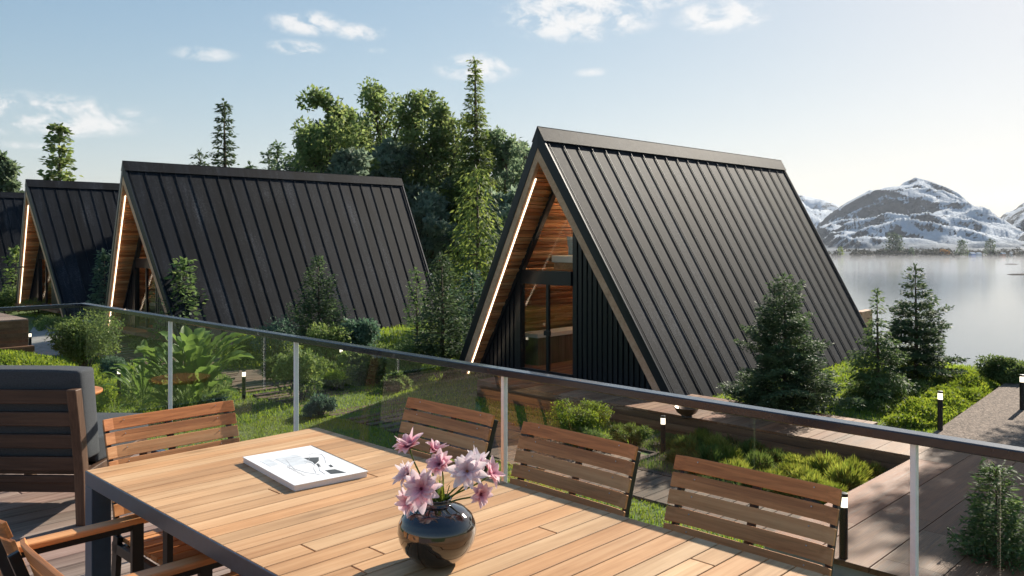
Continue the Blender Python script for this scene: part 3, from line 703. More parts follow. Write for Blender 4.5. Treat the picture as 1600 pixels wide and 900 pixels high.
chair = make_chair('slatted teak armchair across the table beside the flower vase, nearest the white notebook', 'slatted armchairs around the table')
def put(o, u, v, rot): x, y = uv(u, v); o.location = (x, y, 0); o.rotation_euler.z = R(rot)
put(chair, 2.112, 2.765, 135.6)
x, y = uv(2.112, 2.04); dup(chair, (x, y, 0), R(134.4), 'middle teak armchair of the row against the glass, right of the vase')
x, y = uv(2.112, 1.305); dup(chair, (x, y, 0), R(136.2), 'rightmost teak armchair of the row against the glass, beside a garden bollard lamp')
x, y = uv(1.545, 3.24); dup(chair, (x, y, 0), R(226.5), 'teak armchair tucked under the far head of the table beside the lounge chair')
x, y = uv(.945, 2.745); dup(chair, (x, y, 0), R(-44.4), 'teak armchair on the camera side of the table, its two armrests reaching towards the tabletop')
x, y = uv(.945, 2.02); dup(chair, (x, y, 0), R(-44.0), 'teak armchair at the bottom left edge, only its back corner and armrest tip in view')

# ------------------------------------------------------------------ lounge chair and small table
lx, ly = -2.83, 4.72
lc = thing('lounge_chair', 'dark wood lounge chair with thick grey cushions seen from behind', 'lounge chair', (lx, ly, 0), R(-1.5))
hw = .385
for s in (-1, 1):
    p = MB(); prs = [(s * hw, .05, 0), (s * hw, .03, .30), (s * hw, -.005, .55), (s * hw, -.05, .79)]
    vs = []
    for (a, c, z) in prs: vs += [(a - .028, c - .03, z), (a + .028, c - .03, z), (a + .028, c + .035, z), (a - .028, c + .035, z)]
    p.add(vs, [(3, 2, 1, 0), (12, 13, 14, 15)] + [(4 * i + k, 4 * i + (k + 1) % 4, 4 * i + 4 + (k + 1) % 4, 4 * i + 4 + k) for i in range(3) for k in range(4)])
    p.build('leg', M['dark_teak_z'], lc, bevel=.006)
    p = MB(); p.box(s * hw - .028, s * hw + .028, .78, .84, 0, .29); p.build('leg', M['dark_teak_z'], lc, bevel=.006)
    p = MB(); p.bar((s * hw, .06, .26), (s * hw, .80, .30), .04, .08); p.build('side_rail', M['dark_teak_z'], lc, bevel=.005)
for i, (z, yb) in enumerate(((.745, -.036), (.615, -.012), (.485, .008), (.355, .022), (.262, .030))):
    p = MB(); p.box(-hw + .029, hw - .029, yb - .012, yb + .012, z - .04 if i < 4 else z - .018, z + .04 if i < 4 else z + .024); p.build('back_slat', M['dark_teak'], lc, bevel=.004)
p = MB(); p.box(-hw + .029, hw - .029, .04, .07, .185, .25); p.build('back_slat', M['dark_teak'], lc, bevel=.004)
def cushion(name, x0, x1, y0, y1, z0, z1, par, tilt=0):
    me = MB(); nx_, ny_, nz_ = 8, 5, 8
    import bmesh
    bm = bmesh.new(); bmesh.ops.create_cube(bm, size=1); bmesh.ops.subdivide_edges(bm, edges=bm.edges[:], cuts=5, use_grid_fill=True)
    for v in bm.verts:
        x_, y_, z_ = v.co * 2; q = 1 + .06 * (1 - x_ * x_) * (1 - z_ * z_) if abs(y_) > .9 else 1
        k = lambda a, b_: 1 - .03 * (abs(a) ** 4)
        r = [x_ * k(y_, z_), y_ * q, z_ * k(x_, y_)]
        v.co = ((x0 + x1) / 2 + r[0] * (x1 - x0) / 2, (y0 + y1) / 2 + r[1] * (y1 - y0) / 2, (z0 + z1) / 2 + r[2] * (z1 - z0) / 2); v.co.y -= tilt * (v.co.z - z0)
    m_ = bpy.data.meshes.new(name); bm.to_mesh(m_); bm.free(); m_.materials.append(M['cushion'])
    for pl in m_.polygons: pl.use_smooth = True
    o = bpy.data.objects.new(name, m_); COL.objects.link(o); o.parent = par
    bv = o.modifiers.new('b', 'BEVEL'); bv.width = .018; bv.segments = 3; bv.limit_method = 'ANGLE'; bv.angle_limit = R(50); return o
cushion('seat_cushion', -.37, .40, .20, .86, .31, .47, lc)
cushion('back_cushion', -.40, .41, .045, .215, .36, .895, lc, tilt=.14)
p = MB(); p.box(-.36, .36, .05, .80, .285, .305); p.build('seat_base', M['dark_teak'], lc, bevel=.003)
sx_, sy_ = -3.42, 6.45
st = thing('side_table', 'round wooden side table behind the lounge chair at the deck corner', 'side table', (sx_, sy_, 0))
p = MB(); p.lathe([(.001, .42), (.22, .42), (.235, .435), (.235, .45), (.001, .452)], 36); p.build('tabletop', M['teak'], st, bevel=.003)
for i in range(3):
    a = i * 2.094 + .4; p = MB(); p.tube([(math.cos(a) * .2, math.sin(a) * .2, 0), (math.cos(a) * .12, math.sin(a) * .12, .42)], .013, 8); p.build('leg', M['black'], st, True)

# ------------------------------------------------------------------ book on the table
bx, by = -1.062, 3.29    # its left corner
bk = thing('notebook', 'white spiral bound sketchbook with a mountain drawing on its cover', 'book', (bx, by, THT), R(38.8))
BW, BL, BT = .290, .485, .023
p = MB(); p.box(.002, BW - .004, -BL + .003, -.003, .0005, BT - .003); p.build('pages', M['pages'], bk, bevel=.001)
p = MB(); p.box(0, BW, -BL, 0, BT - .0028, BT); p.build('cover', M['paper'], bk, bevel=.001)
p = MB()
for i in range(58):
    y0 = -.012 - i * .008
    pts = [(BW + .002 + math.cos(a) * .006 - .004, y0, BT * .62 + math.sin(a) * .0115) for a in np.linspace(-1.9, 1.9, 9)]
    p.tube(pts, .0009, 5)
p.build('spiral_binding', M['black'], bk, True)
def cv(s_, t_): return (BW * s_, -BL * t_)      # s towards the binding, t towards the near edge
def flat(name, polys, mat, z=.0004):
    p = MB()
    for i, po in enumerate(polys): p.prism([(*cv(*q), BT + .0001) for q in po][::-1], (0, 0, z + .00005 * i))
    return p.build(name, mat, bk)
flat('cover_print', [[(.30, .22), (.62, .20), (.62, .50), (.30, .52)], [(.10, .20), (.24, .18), (.24, .40), (.10, .42)]], M['print_blue'])
flat('cover_print', [[(.62, .34), (.80, .40), (.72, .50), (.60, .58), (.63, .50)], [(.62, .58), (.66, .56), (.62, .66), (.58, .67)], [(.58, .78), (.70, .80), (.74, .94), (.56, .90)], [(.72, .67), (.76, .66), (.74, .73), (.70, .73)]], M['ink'])
def stroke(pts, w=.0012):
    p = MB(); pts = [(*cv(*q), BT + .0006) for q in pts]
    for a, c in zip(pts[:-1], pts[1:]): p.bar(a, c, w, .0006)
    return p
p = MB()
for pts in ([(.20, .28), (.40, .26), (.62, .29), (.80, .26), (.90, .33), (.84, .46), (.74, .60)], [(.78, .27), (.66, .40), (.52, .52), (.44, .56)], [(.56, .44), (.60, .52), (.58, .60), (.50, .68), (.44, .80)],
            [(.34, .46), (.30, .60), (.34, .74), (.44, .86)], [(.40, .30), (.36, .42), (.30, .52)], [(.66, .60), (.58, .68), (.52, .76), (.50, .88)]):
    for a, c in zip(pts[:-1], pts[1:]): p.bar((*cv(*a), BT + .0006), (*cv(*c), BT + .0006), .0012, .0006)
sc = [(.27 + .018 * math.sin(i * 1.9) * (1 if i % 5 else .2), .50 + i * .0072) for i in range(46)]
for a, c in zip(sc[:-1], sc[1:]): p.bar((*cv(*a), BT + .0006), (*cv(*c), BT + .0006), .001, .0005)
p.build('cover_lettering', M['print_line'], bk)

# ------------------------------------------------------------------ vase and flowers
VX, VY = -.205, 2.285
vase = thing('vase', 'round glossy black vase on the teak table', 'vase', (VX, VY, THT))
prof = [(.001, .001), (.040, .0), (.052, .003), (.072, .018), (.092, .040), (.104, .065), (.1085, .088), (.106, .108), (.095, .130), (.075, .147), (.052, .156), (.041, .160), (.0375, .166), (.039, .172), (.041, .175),
        (.0385, .177), (.034, .173), (.033, .165), (.040, .150), (.06, .140), (.001, .138)]
pp = []
for i in range(len(prof) - 1):
    for k in range(3): t_ = k / 3; pp.append((prof[i][0] * (1 - t_) + prof[i + 1][0] * t_, prof[i][1] * (1 - t_) + prof[i + 1][1] * t_))
pp.append(prof[-1])
p = MB(); p.lathe(pp, 64); p.build('body', M['vase'], vase, True)
def petalmat(name, base, tip, deep):
    m, t, b_ = new_mat(name); g = t.nodes.new('ShaderNodeNewGeometry'); at_ = t.nodes.new('ShaderNodeAttribute'); at_.attribute_name = 'along'
    n = noise(t, objc(t), 160, 4, .6)
    c = ramp(t, math_(t, 'MULTIPLY_ADD', n, .35, math_(t, 'SUBTRACT', at_.outputs['Fac'], .17)), [(.05, deep), (.4, base), (.85, tip)])
    hs = t.nodes.new('ShaderNodeHueSaturation'); L(t, c, hs.inputs['Color']); L(t, math_(t, 'MULTIPLY_ADD', g.outputs['Random Per Island'], .25, .85), hs.inputs['Value'])
    L(t, hs.outputs[0], b_.inputs['Base Color']); b_.inputs['Roughness'].default_value = .55
    tr = t.nodes.new('ShaderNodeBsdfTranslucent'); L(t, hs.outputs[0], tr.inputs[0]); ms = t.nodes.new('ShaderNodeMixShader'); ms.inputs[0].default_value = .42
    L(t, b_.outputs[0], ms.inputs[1]); L(t, tr.outputs[0], ms.inputs[2]); L(t, ms.outputs[0], t.nodes['Material Output'].inputs['Surface']); return m
M['petal_pink'] = petalmat('pink_petals', (.82, .46, .54), (.86, .66, .71), (.50, .10, .20))
M['petal_lilac'] = petalmat('lilac_petals', (.84, .52, .60), (.87, .72, .76), (.56, .12, .24))
M['petal_white'] = petalmat('white_petals', (.84, .68, .74), (.87, .79, .82), (.64, .32, .38))
M['stalk'] = leafmat('flower_stalk', (.06, .10, .02), (.14, .20, .04), .3, 20)
M['pollen'] = plain('flower_centre', (.42, .13, .05), .8, nscale=300, namp=.5, bstr=.5)
M['stamen'] = plain('dark_flower_centre', (.16, .02, .04), .8, nscale=300, namp=.5, bstr=.5)
def blossom(root, pos, nrm, mat, cmat, R_=.048, npet=11, cup=.35, seed=0):
    rg = random.Random(seed); nrm = Vector(nrm).normalized(); a0 = nrm.orthogonal().normalized(); b0 = nrm.cross(a0); pos = Vector(pos)
    vs, fs, al = [], [], []
    for ring_ in range(2):
        for k in range(npet - 3 * ring_):
            an = 6.283 * (k + .5 * ring_ + rg.uniform(-.25, .25)) / (npet - 3 * ring_); ln = R_ * (1 - .22 * ring_) * rg.uniform(.82, 1.12); wd = ln * rg.uniform(.40, .52)
            dr = a0 * math.cos(an) + b0 * math.sin(an); sdv = nrm.cross(dr); cp = cup * rg.uniform(.4, 1.4) + .45 * ring_; cl = rg.uniform(-.7, .3); b = len(vs); ns = 8
            for i in range(ns + 1):
                t_ = i / ns; hgt = ln * (cp * t_ + cl * cp * t_ * t_ * 1.2); w2 = wd * (math.sin(math.pi * min(1, t_ ** .75 * .93 + .045)) ** .75)
                c_ = pos + dr * (ln * t_ * (1 - .18 * cp)) + nrm * hgt + nrm * .002 * ring_
                fold = nrm * w2 * .28
                vs += [c_ - sdv * w2 * .5 + fold, c_, c_ + sdv * w2 * .5 + fold]; al += [t_] * 3
            fs += [(b + 3 * i + j, b + 3 * i + j + 1, b + 3 * i + j + 4, b + 3 * i + j + 3) for i in range(ns) for j in range(2)]
    me = bpy.data.meshes.new('petals'); me.from_pydata([tuple(v) for v in vs], [], fs); me.materials.append(mat)
    at_ = me.attributes.new('along', 'FLOAT', 'POINT'); at_.data.foreach_set('value', al)
    me.polygons.foreach_set('use_smooth', [True] * len(me.polygons)); o = bpy.data.objects.new('petals', me); COL.objects.link(o); o.parent = root
    c = MB()
    for i in range(46):
        q = math.sqrt(i / 46) * .0085; an = i * 2.4; c_ = pos + (a0 * math.cos(an) + b0 * math.sin(an)) * q; c.tube([c_, c_ + nrm * (.0075 - q * .35) + (a0 * math.cos(an) + b0 * math.sin(an)) * q * .3], [.0011, .0016], 5)
    c.build('centre', cmat, root, True)
def flower(px, py, dy, nrm, mat, cmat, label, seed, **kw):
    d = VY + dy; x = (px - CX) / F * d; z = EYE - (py - HY) * d / F
    root = thing('flower', label, 'flower', (VX, VY, THT), 0, 'cut flowers in the black vase')
    pos = Vector((x - VX, d - VY, z - THT)); nr = Vector(nrm).normalized()
    kw['R_'] *= 1.14; blossom(root, pos, nr, mat, cmat, seed=seed, **kw)
    rg = random.Random(seed + 50); a = rg.uniform(0, 6.28); s0 = Vector((math.cos(a) * .012, math.sin(a) * .012, .142)); s1 = s0 + Vector((pos.x * .25, pos.y * .25, .045))
    end = pos - nr * .002; s2 = end - nr * .03 - Vector((0, 0, .02)); pts = []
    for i in range(11):
        t_ = i / 10; pts.append(s0 * (1 - t_) ** 3 + s1 * 3 * t_ * (1 - t_) ** 2 + s2 * 3 * t_ * t_ * (1 - t_) + end * t_ ** 3)
    st_ = MB(); st_.tube(pts, [.0024] * 8 + [.002, .002, .0028], 7); st_.build('stem', M['stalk'], root, True)
fl = [(640, 700, .03, (-.25, -.25, .9), 'petal_pink', 'stamen', 'pale pink flower at the top left of the bouquet', dict(R_=.048, npet=11, cup=.55)),
      (676, 704, .05, (.45, -.3, .7), 'petal_pink', 'stamen', 'small half open salmon pink flower beside the top left bloom', dict(R_=.030, npet=8, cup=.8)),
      (688, 727, .0, (-.35, -.65, .6), 'petal_pink', 'stamen', 'deep pink flower in the middle of the bouquet', dict(R_=.042, npet=11, cup=.4)),
      (659, 764, -.06, (-.15, -.92, .32), 'petal_lilac', 'stamen', 'largest lilac flower facing the camera at the lower left', dict(R_=.053, npet=13, cup=.25)),
      (642, 785, -.03, (-.5, -.5, .1), 'petal_lilac', 'stamen', 'drooping lilac flower beneath the largest bloom', dict(R_=.042, npet=10, cup=.4)),
      (638, 742, .01, (-.7, -.4, .5), 'petal_white', 'stamen', 'whitish flower at the left behind the largest bloom', dict(R_=.040, npet=10, cup=.5)),
      (730, 737, -.03, (.05, -.85, .45), 'petal_white', 'pollen', 'white flower with an orange centre facing the camera', dict(R_=.050, npet=12, cup=.3)),
      (746, 728, .03, (.25, -.25, .9), 'petal_white', 'stamen', 'white flower with upright petals at the top right', dict(R_=.040, npet=10, cup=.6)),
      (765, 741, .02, (.7, -.3, .5), 'petal_pink', 'stamen', 'pink flower reaching out to the right edge of the bouquet', dict(R_=.042, npet=9, cup=.5)),
      (750, 772, -.02, (.45, -.75, .1), 'petal_pink', 'stamen', 'small pink flower hanging low on the right of the bouquet', dict(R_=.036, npet=9, cup=.35))]
for i, (px, py, dy, nr, ma, cm, lb, kw) in enumerate(fl): flower(px, py, dy, nr, M[ma], M[cm], lb, i * 3 + 1, **kw)
# a few narrow leaves standing in the vase neck
rngl = np.random.default_rng(5); k = 26; a = rngl.random(k) * 6.28
P = np.stack([np.cos(a) * .018, np.sin(a) * .018, np.full(k, .15)], 1)
gl = thing('greenery_sprig', 'thin green leaves standing among the flower stems in the vase', 'leaves', (VX, VY, THT))
blade_mesh('leaves', P, .085, .007, .8, rngl, M['stalk'], gl)

# ------------------------------------------------------------------ A-frame houses (local x along the ridge, y across, z up from the ground)
HH, HWD, PROW, LF, REAR = 6.35, 3.62, .565, 11.3, .5
FL = .30                                             # interior floor and terrace level above local ground
def slope_pt(x_off, s, z, inset=0.0):
    """point on a roof slope at height z: s=+1/-1 side, inset perpendicular; x_off from the raked front edge"""
    n = Vector((0, math.sin(ang), math.cos(ang)))
    y = HWD * (1 - z / HH); return Vector((x_off - PROW * z / HH, s * (y - inset * math.sin(ang)), z - inset * math.cos(ang)))
ang = math.atan2(HH, HWD)                            # slope angle from horizontal
def xr(z): return LF + REAR * z / HH
def xf(z): return -PROW * z / HH
def make_house(label, group):
    h = thing('a_frame_house', label, 'house', (0, 0, 0), 0, group)
    sn, cs = math.sin(ang), math.cos(ang)
    def P(x, s, z, ins=0): y = HWD * (1 - z / HH); return (x, s * (y - ins * sn), z - ins * cs)
    T1 = .13                                          # metal layer, then timber layer beneath
    for s in (1, -1):
        b = MB()
        a = [P(xf(0), s, 0), P(xr(0), s, 0), (xr(HH), 0, HH), (xf(HH), 0, HH)]
        zt = HH - T1 / cs
        c = [P(xf(0), s, 0, T1), P(xr(0), s, 0, T1), (xr(HH), 0, zt), (xf(HH), 0, zt)]
        b.add(a + c, [(0, 1, 2, 3), (7, 6, 5, 4), (0, 4, 5, 1), (1, 5, 6, 2), (3, 7, 4, 0)])
        rp = b.build('roof_slope', M['roof'], h)
        # standing seams
        b = MB(); n = 22
        for i in range(n + 1):
            t_ = i / n; x0 = .10 + (LF - .2) * t_; x1 = xf(HH) + .10 + (xr(HH) - xf(HH) - .2) * t_
            p0 = Vector(P(x0, s, .02, -.018)); p1 = Vector(P(x1, s, HH - .02, -.018)); nrm = Vector((0, s * sn, cs))
            b.bar(p0, p1, .010, .020, nrm)
        b.build('seam', M['roofedge'], rp)
        # dark verge trim at front and rear
        for xx, sg in ((xf, -1), (xr, 1)):
            b = MB(); e = .05
            q = [P(xx(0), s, 0, -.03), (xx(HH), 0, HH + .03 / cs), (xx(HH), 0, HH - .20 / cs), P(xx(0), s, 0, .17)]
            b.prism(q if s * sg < 0 else q[::-1], (sg * e, 0, 0)); b.build('verge_trim', M['roofedge'], h)
        # ridge cap wing
        b = MB(); wz = .28
        q = [(xf(HH) - .055, 0, HH + .055 / cs), (xr(HH) + .055, 0, HH + .055 / cs), P(xr(HH - wz) + .055, s, HH - wz, -.055), P(xf(HH - wz) - .055, s, HH - wz, -.055)]
        b.prism(q if s < 0 else q[::-1], (0, -s * .012 * sn, -.012 * cs)); b.build('ridge_cap', M['roof'], h)
    # timber lining: soffit boards running along the house, both slopes, inside too
    for s in (1, -1):
        b = MB(); rr = random.Random(5 + s); z = .02
        i0, i1 = .255, .285
        dz = .105 * sn
        while z < HH - .55:
            z1 = min(z + dz - .020, HH - .45); tt = i1 + rr.choice((0, .015, .03))
            x0 = xf(z) + .06; x1 = xr(z) - .05; xs = [x0, x0 + rr.uniform(1.5, 7), x0 + rr.uniform(7.5, 10.5), x1]
            for xa, xb in zip(xs[:-1], xs[1:]):
                b.add([P(xa, s, z, i0), P(xb - .004, s, z, i0), P(xb - .004, s, z1, i0), P(xa, s, z1, i0), P(xa, s, z, tt), P(xb - .004, s, z, tt), P(xb - .004, s, z1, tt), P(xa, s, z1, tt)],
                      [(0, 1, 2, 3), (7, 6, 5, 4), (0, 4, 5, 1), (1, 5, 6, 2), (2, 6, 7, 3), (3, 7, 4, 0)])
            z += dz
        b.build('soffit_boards', M['cladding'], h)
        # solid backing so no light passes between boards
        b = MB(); q = [P(xf(0) + .03, s, 0, .22), P(xr(0) - .03, s, 0, .22), (xr(HH) - .05, 0, HH - .22 / cs), (xf(HH) + .05, 0, HH - .22 / cs)]
        b.prism(q, (0, -s * .02, 0)); b.build('roof_lining', M['black'], h)
        # timber fascia on the front edge, and on the rear
        for xx, sg in ((xf, -1), (xr, 1)):
            b = MB(); q = [P(xx(0), s, 0, .175), (xx(HH), 0, HH - .175 / cs), (xx(HH), 0, HH - .36 / cs), P(xx(0), s, 0, .36)]
            b.prism(q if s * sg < 0 else q[::-1], (sg * .035, 0, 0))
            b.build('fascia_board', M['fascia'], h)
            b = MB(); q = [P(xx(0), s, 0, .30), (xx(HH), 0, HH - .30 / cs), (xx(HH), 0, HH - .358 / cs), P(xx(0), s, 0, .358)]
            b.prism(q if s * sg > 0 else q[::-1], (-sg * .08, 0, 0)); b.build('fascia_return', M['fascia'], h)
    # light strip along the left inner edge
    b = MB(); zs = (.15, HH - .95)
    def sp(z, dx, ins): return Vector(P(xf(z) + dx, 1, z, ins))
    a_, c_ = sp(zs[0], .05, .372), sp(zs[1], .05, .372); b.bar(a_, c_, .032, .022, (0, sn, cs)); b.build('light_strip', M['led'], h)
    b = MB(); b.bar((.9, .0, HH - 1.15), (9.6, .0, HH - 1.15), .10, .03); b.build('interior_fill_strip', M['infill'], h)  # glowing bar added under the ridge to brighten the interior
    # gable walls
    wi = HWD - .34; Hi = HH * wi / HWD
    def yw(z): return wi * (1 - z / Hi)
    def ribs(b, x, y0, y1, z0=FL, sg=-1, pitch=.155):
        y = y0
        while y < y1 - .01:
            ye = min(y + pitch - .055, y1); m_ = max(abs(y), abs(ye)); zt = Hi * (1 - m_ / wi) - .03
            if zt > z0 + .05: b.box(x - .05 if sg < 0 else x, x if sg < 0 else x + .05, y, ye, z0, zt)
            y += pitch
    FX = .50
    GY0, GY1 = -.16, 1.56
    b = MB()
    b.prism([(FX, GY1, 0), (FX, wi, 0), (FX, GY1, Hi * (1 - GY1 / wi))], (.08, 0, 0)); ribs(b, FX, GY1 + .14, wi)
    b.prism([(FX, -wi, 0), (FX, GY0, 0), (FX, GY0, Hi * (1 + GY0 / wi) - .05)], (.08, 0, 0)); ribs(b, FX, -wi, GY0 - .02)
    b.build('front_cladding', M['facade'], h)
    b = MB(); BZ0, BZ1 = 2.58, 2.93
    b.box(FX - .09, FX + .09, GY1, GY1 + .13, 0, BZ1); b.box(FX - .07, FX + .10, GY0, GY1 + .12, BZ0, BZ1)
    b.box(FX - .04, FX + .06, GY0, GY1, FL - .02, FL + .07)
    # slanted frame up the left slope
    p0 = Vector((FX - .02, wi - .05, 0)); p1 = Vector((FX - .02, .04, Hi - .08))
    b.bar((FX - .02, yw(FL) - .06, FL), (FX - .02, .06, Hi - .16), .16, .10, (0, .8, .5))
    b.bar((FX - .02, -.06, Hi - .16), (FX - .02, -yw(FL) + .06, FL), .14, .08, (0, -.8, .5))
    b.box(FX - .03, FX + .05, .62, .70, FL, BZ0); b.box(FX - .055, FX + .0, .56, .76, 1.28, 1.40)
    b.build('front_frame', M['facade'], h)
    g = MB(); g.box(FX, FX + .02, .70, GY1, FL + .07, BZ0); g.build('window_pane', M['win_glass'], h)
    g = MB(); g.box(FX, FX + .02, GY0, .62, FL + .07, BZ0); g.build('door_pane', M['win_glass'], h)
    g = MB(); zz = BZ1
    g.prism([(FX, GY0 + .01, zz), (FX, yw(zz) - .12, zz), (FX, .06, Hi - .25), (FX, GY0 + .01, Hi * (1 + GY0 / wi) - .15)], (.02, 0, 0)); g.build('gable_pane', M['win_glass'], h)
    # rear gable: glazed with frame
    RX = LF - .9
    b = MB()
    for yy_ in (-2.3, -1.15, 0, 1.15, 2.3): b.box(RX, RX + .08, yy_ - .04, yy_ + .04, FL, Hi * (1 - abs(yy_) / wi) - .05)
    b.box(RX - .01, RX + .09, -yw(2.7), yw(2.7), 2.6, 2.75); b.box(RX - .01, RX + .09, -yw(FL), yw(FL), FL, FL + .12); b.build('rear_frame', M['facade'], h)
    g = MB(); g.prism([(RX + .03, -yw(FL + .12), FL + .12), (RX + .03, yw(FL + .12), FL + .12), (RX + .03, 0, Hi - .1)], (.02, 0, 0)); g.build('rear_pane', M['win_glass'], h)
    # floor, loft
    b = MB(); y = -HWD + .55
    while y < HWD - .5: b.box(-.2, LF - .3, y, y + .155, FL - .10, FL); y += .16
    b.build('floor', M['walk'], h)
    b = MB(); b.box(4.2, LF - 1.1, -yw(2.75) + .06, yw(2.75) - .06, 2.62, 2.78); b.build('loft_floor', M['cladding'], h)
    # kitchen cabinet along the left wall
    k = MB(); k.box(1.3, 6.8, 1.75, 2.35, FL, 1.05)
    c = k.build('cabinet', M['cabinet'], h, bevel=.004); k = MB(); k.box(1.27, 6.83, 1.72, 2.37, 1.052, 1.16); k.build('worktop', M['white'], c, bevel=.004)
    # loft bench on which the pillow lies
    k = MB(); k.box(1.3, 2.9, .05, 1.25, 3.12, 3.30); k.build('loft_shelf', M['white'], h, bevel=.01)
    k = MB(); k.box(1.34, 2.9, .05, 1.20, 2.94, 3.115); k.build('shelf_support', M['cladding'], h)
    return h
h1x, h1y = 1.04, 20.5
house = make_house('nearest dark A-frame house with its timber lined gable open to the terrace', 'A-frame houses in a row')
house.location = (h1x, h1y, -2.16); house.rotation_euler.z = TH
dup(house, (-13.45, 30.2, -2.10), R(45.3), 'second A-frame house, its near black roof slope facing the middle of the garden')
dup(house, (-22.9, 40.5, -2.05), R(46.5), 'third A-frame house, standing between the second and the last one')
dup(house, (-32.6, 50.2, -2.05), R(46.0), 'farthest A-frame house at the left edge, only its roof in view')
# pillow in the loft of the nearest house
pl = MB(); n = 10; vs = []; fs = []
for s in (1, -1):
    for i in range(n + 1):
        for j in range(n + 1):
            a, c = i / n * 2 - 1, j / n * 2 - 1; th = .085 * ((1 - a ** 4) * (1 - c ** 4)) ** .5
            pinch = 1 - .06 * (1 - a * a) * 0 ; vs.append((s * th, a * .26 * (1 - .08 * (1 - c * c)), c * .26 * (1 - .08 * (1 - a * a))))
m_ = (n + 1) ** 2
for s in (0, 1):
    for i in range(n):
        for j in range(n):
            q = (s * m_ + i * (n + 1) + j, s * m_ + (i + 1) * (n + 1) + j, s * m_ + (i + 1) * (n + 1) + j + 1, s * m_ + i * (n + 1) + j + 1); fs.append(q if s == 0 else q[::-1])
pl.add(vs, fs); po = pl.build('pillow', M['pillow'], None, True)
q = Vector((1.75, .82, 3.30 + .262)); ct, st_ = math.cos(TH), math.sin(TH)
po.location = (h1x + q.x * ct - q.y * st_, h1y + q.x * st_ + q.y * ct, -2.16 + q.z); po.rotation_euler = (0, R(-8), TH); po.scale = (1, 1, 1)
tag(po, 'grey blue pillow on the white loft shelf of the nearest house', 'pillow')
# rear timber screen seen past the lower right of the roof
sx1, sy1, _ = far(1349, 29.5)
ts = MB(); zt = EYE - (483 - HY) * 29.5 / F; ts.box(-.13, .13, -.6, .6, -2.4, zt - .05); o = ts.build('timber_screen', M['cladding'], None, loc=(sx1, sy1, 0), rotz=R(-40), bevel=.01)
tag(o, 'brown timber screen post standing at the lake end of the nearest house', 'screen')

# ------------------------------------------------------------------ terrace, walkway, path, gravel
WZ = EYE - 3.5                                       # top of terrace and walkway
def boards_u(mb, u0, u1, v0, v1, z, w=.19, gap=.008, th=.04, lmax=3.4, seed=1):
    rg = random.Random(seed); v = v0
    while v < v1 - .02:
        ve = min(v + w, v1); u = u0
        cut = sorted([rg.uniform(u0 + .3, u1 - .3) for _ in range(max(0, int((u1 - u0) / lmax)))]) if u1 - u0 > 1 else []
        for c in cut + [u1]:
            if c - u > .05: mb.box(u, c - .004, v, ve, z - th, z)
            u = c
        v += w + gap
TF = 14.0
b = MB(); boards_u(b, TF, 16.1, 6.1, 14.9, WZ, .19)
ter = struct(b.build('terrace_boards', M['walk'], rotz=TH))
b = MB(); b.box(TF + .02, 16.05, 6.1, 14.88, -2.7, WZ - .045)
z = WZ - .05
struct(b.build('terrace_base', M['black'], rotz=TH))
b = MB()
for i in range(6):
    za = WZ - .05 - i * .135; b.box(TF - .005, TF + .019, 4.75, 14.9, za - .128, za); b.box(TF + .02, 16.05, 14.882, 14.902, za - .128, za)
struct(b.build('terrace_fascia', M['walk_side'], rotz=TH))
b = MB(); boards_u(b, 8.95, 15.6, -2.2, 4.72, WZ, .62, .012, .06, 2.3, 5); boards_u(b, TF, 15.6, 4.732, 6.09, WZ, .62, .012, .06, 3.4, 6)
struct(b.build('walkway', M['walk'], rotz=TH))
b = MB(); b.box(9.0, 15.55, -2.2, 4.70, -2.7, WZ - .065); b.box(TF + .03, 15.5, 4.70, 6.09, -2.7, WZ - .065); struct(b.build('walkway_base', M['concrete'], rotz=TH))
def sheet(name, poly, z, mat, th=.03, follow=False):
    mb = MB(); mb.prism([(*p, z) for p in poly], (0, 0, -th)); return struct(mb.build(name, mat, rotz=TH))
sheet('gravel_path', [(15.605, -2.2), (15.605, 5.05), (22.9, 5.6), (23.4, 3.3), (19.8, 2.95), (17.5, 1.5), (16.5, -2.2)][::-1], WZ - .01, M['gravel'], .6)
b = MB(); rg = random.Random(4); v = 8.75
while v < 34:
    wv = .20; u0 = 10.3 + rg.uniform(-.12, .12); u1 = 12.45 + rg.uniform(-.12, .12); zz = -2.31 + .045
    if v > 13: u0 += .1 * math.sin(v); u1 += .3 * math.sin(v * .5)
    b.box(u0, u1, v, v + wv, zz - .12, zz); v += wv + (.015 if v < 12.2 else rg.choice((.10, .2, .42)))
v = 4.78
while v < 8.7: b.box(10.3, 11.5, v, v + .20, -2.4, -2.265); v += .215
struct(b.build('garden_path', M['sleeper'], rotz=TH, bevel=.006, seg=1))
sheet('bed_soil', [(11.52, 4.76), (TF - .02, 4.76), (TF - .02, 9.4), (12.6, 9.4), (12.6, 8.72), (11.52, 8.72)][::-1], -2.31 + .05, M['soil'], .2)
# paved path and stone bench near the second and third house
def px_sheet(name, pxs, mat, dz=.03):
    pts = [at(*p) for p in pxs]; mb = MB(); mb.prism([(p[0], p[1], p[2] + dz) for p in pts], (0, 0, -.12)); return struct(mb.build(name, mat))
px_sheet('paved_path', [(20, 560), (92, 556), (150, 517), (170, 500), (60, 500)], M['paving'])
px_sheet('pale_paving', [(186, 517), (300, 517), (300, 506), (196, 506)], M['stone'], .06)
px_sheet('side_path', [(360, 605), (470, 600), (455, 577), (375, 580)], M['sleeper'], .03)
x, y, z = at(610, 572); bn = MB(); bn.box(-.75, .75, -.22, .22, .10, .40); bo = thing('stone_bench', 'pale stone bench in the garden behind the glass', 'bench', (x, y, z), TH + R(-60))
bn.build('seat', M['stone'], bo, bevel=.02); bn = MB(); bn.box(-.65, .65, -.16, .16, -.05, .10); bn.build('plinth', M['concrete'], bo)
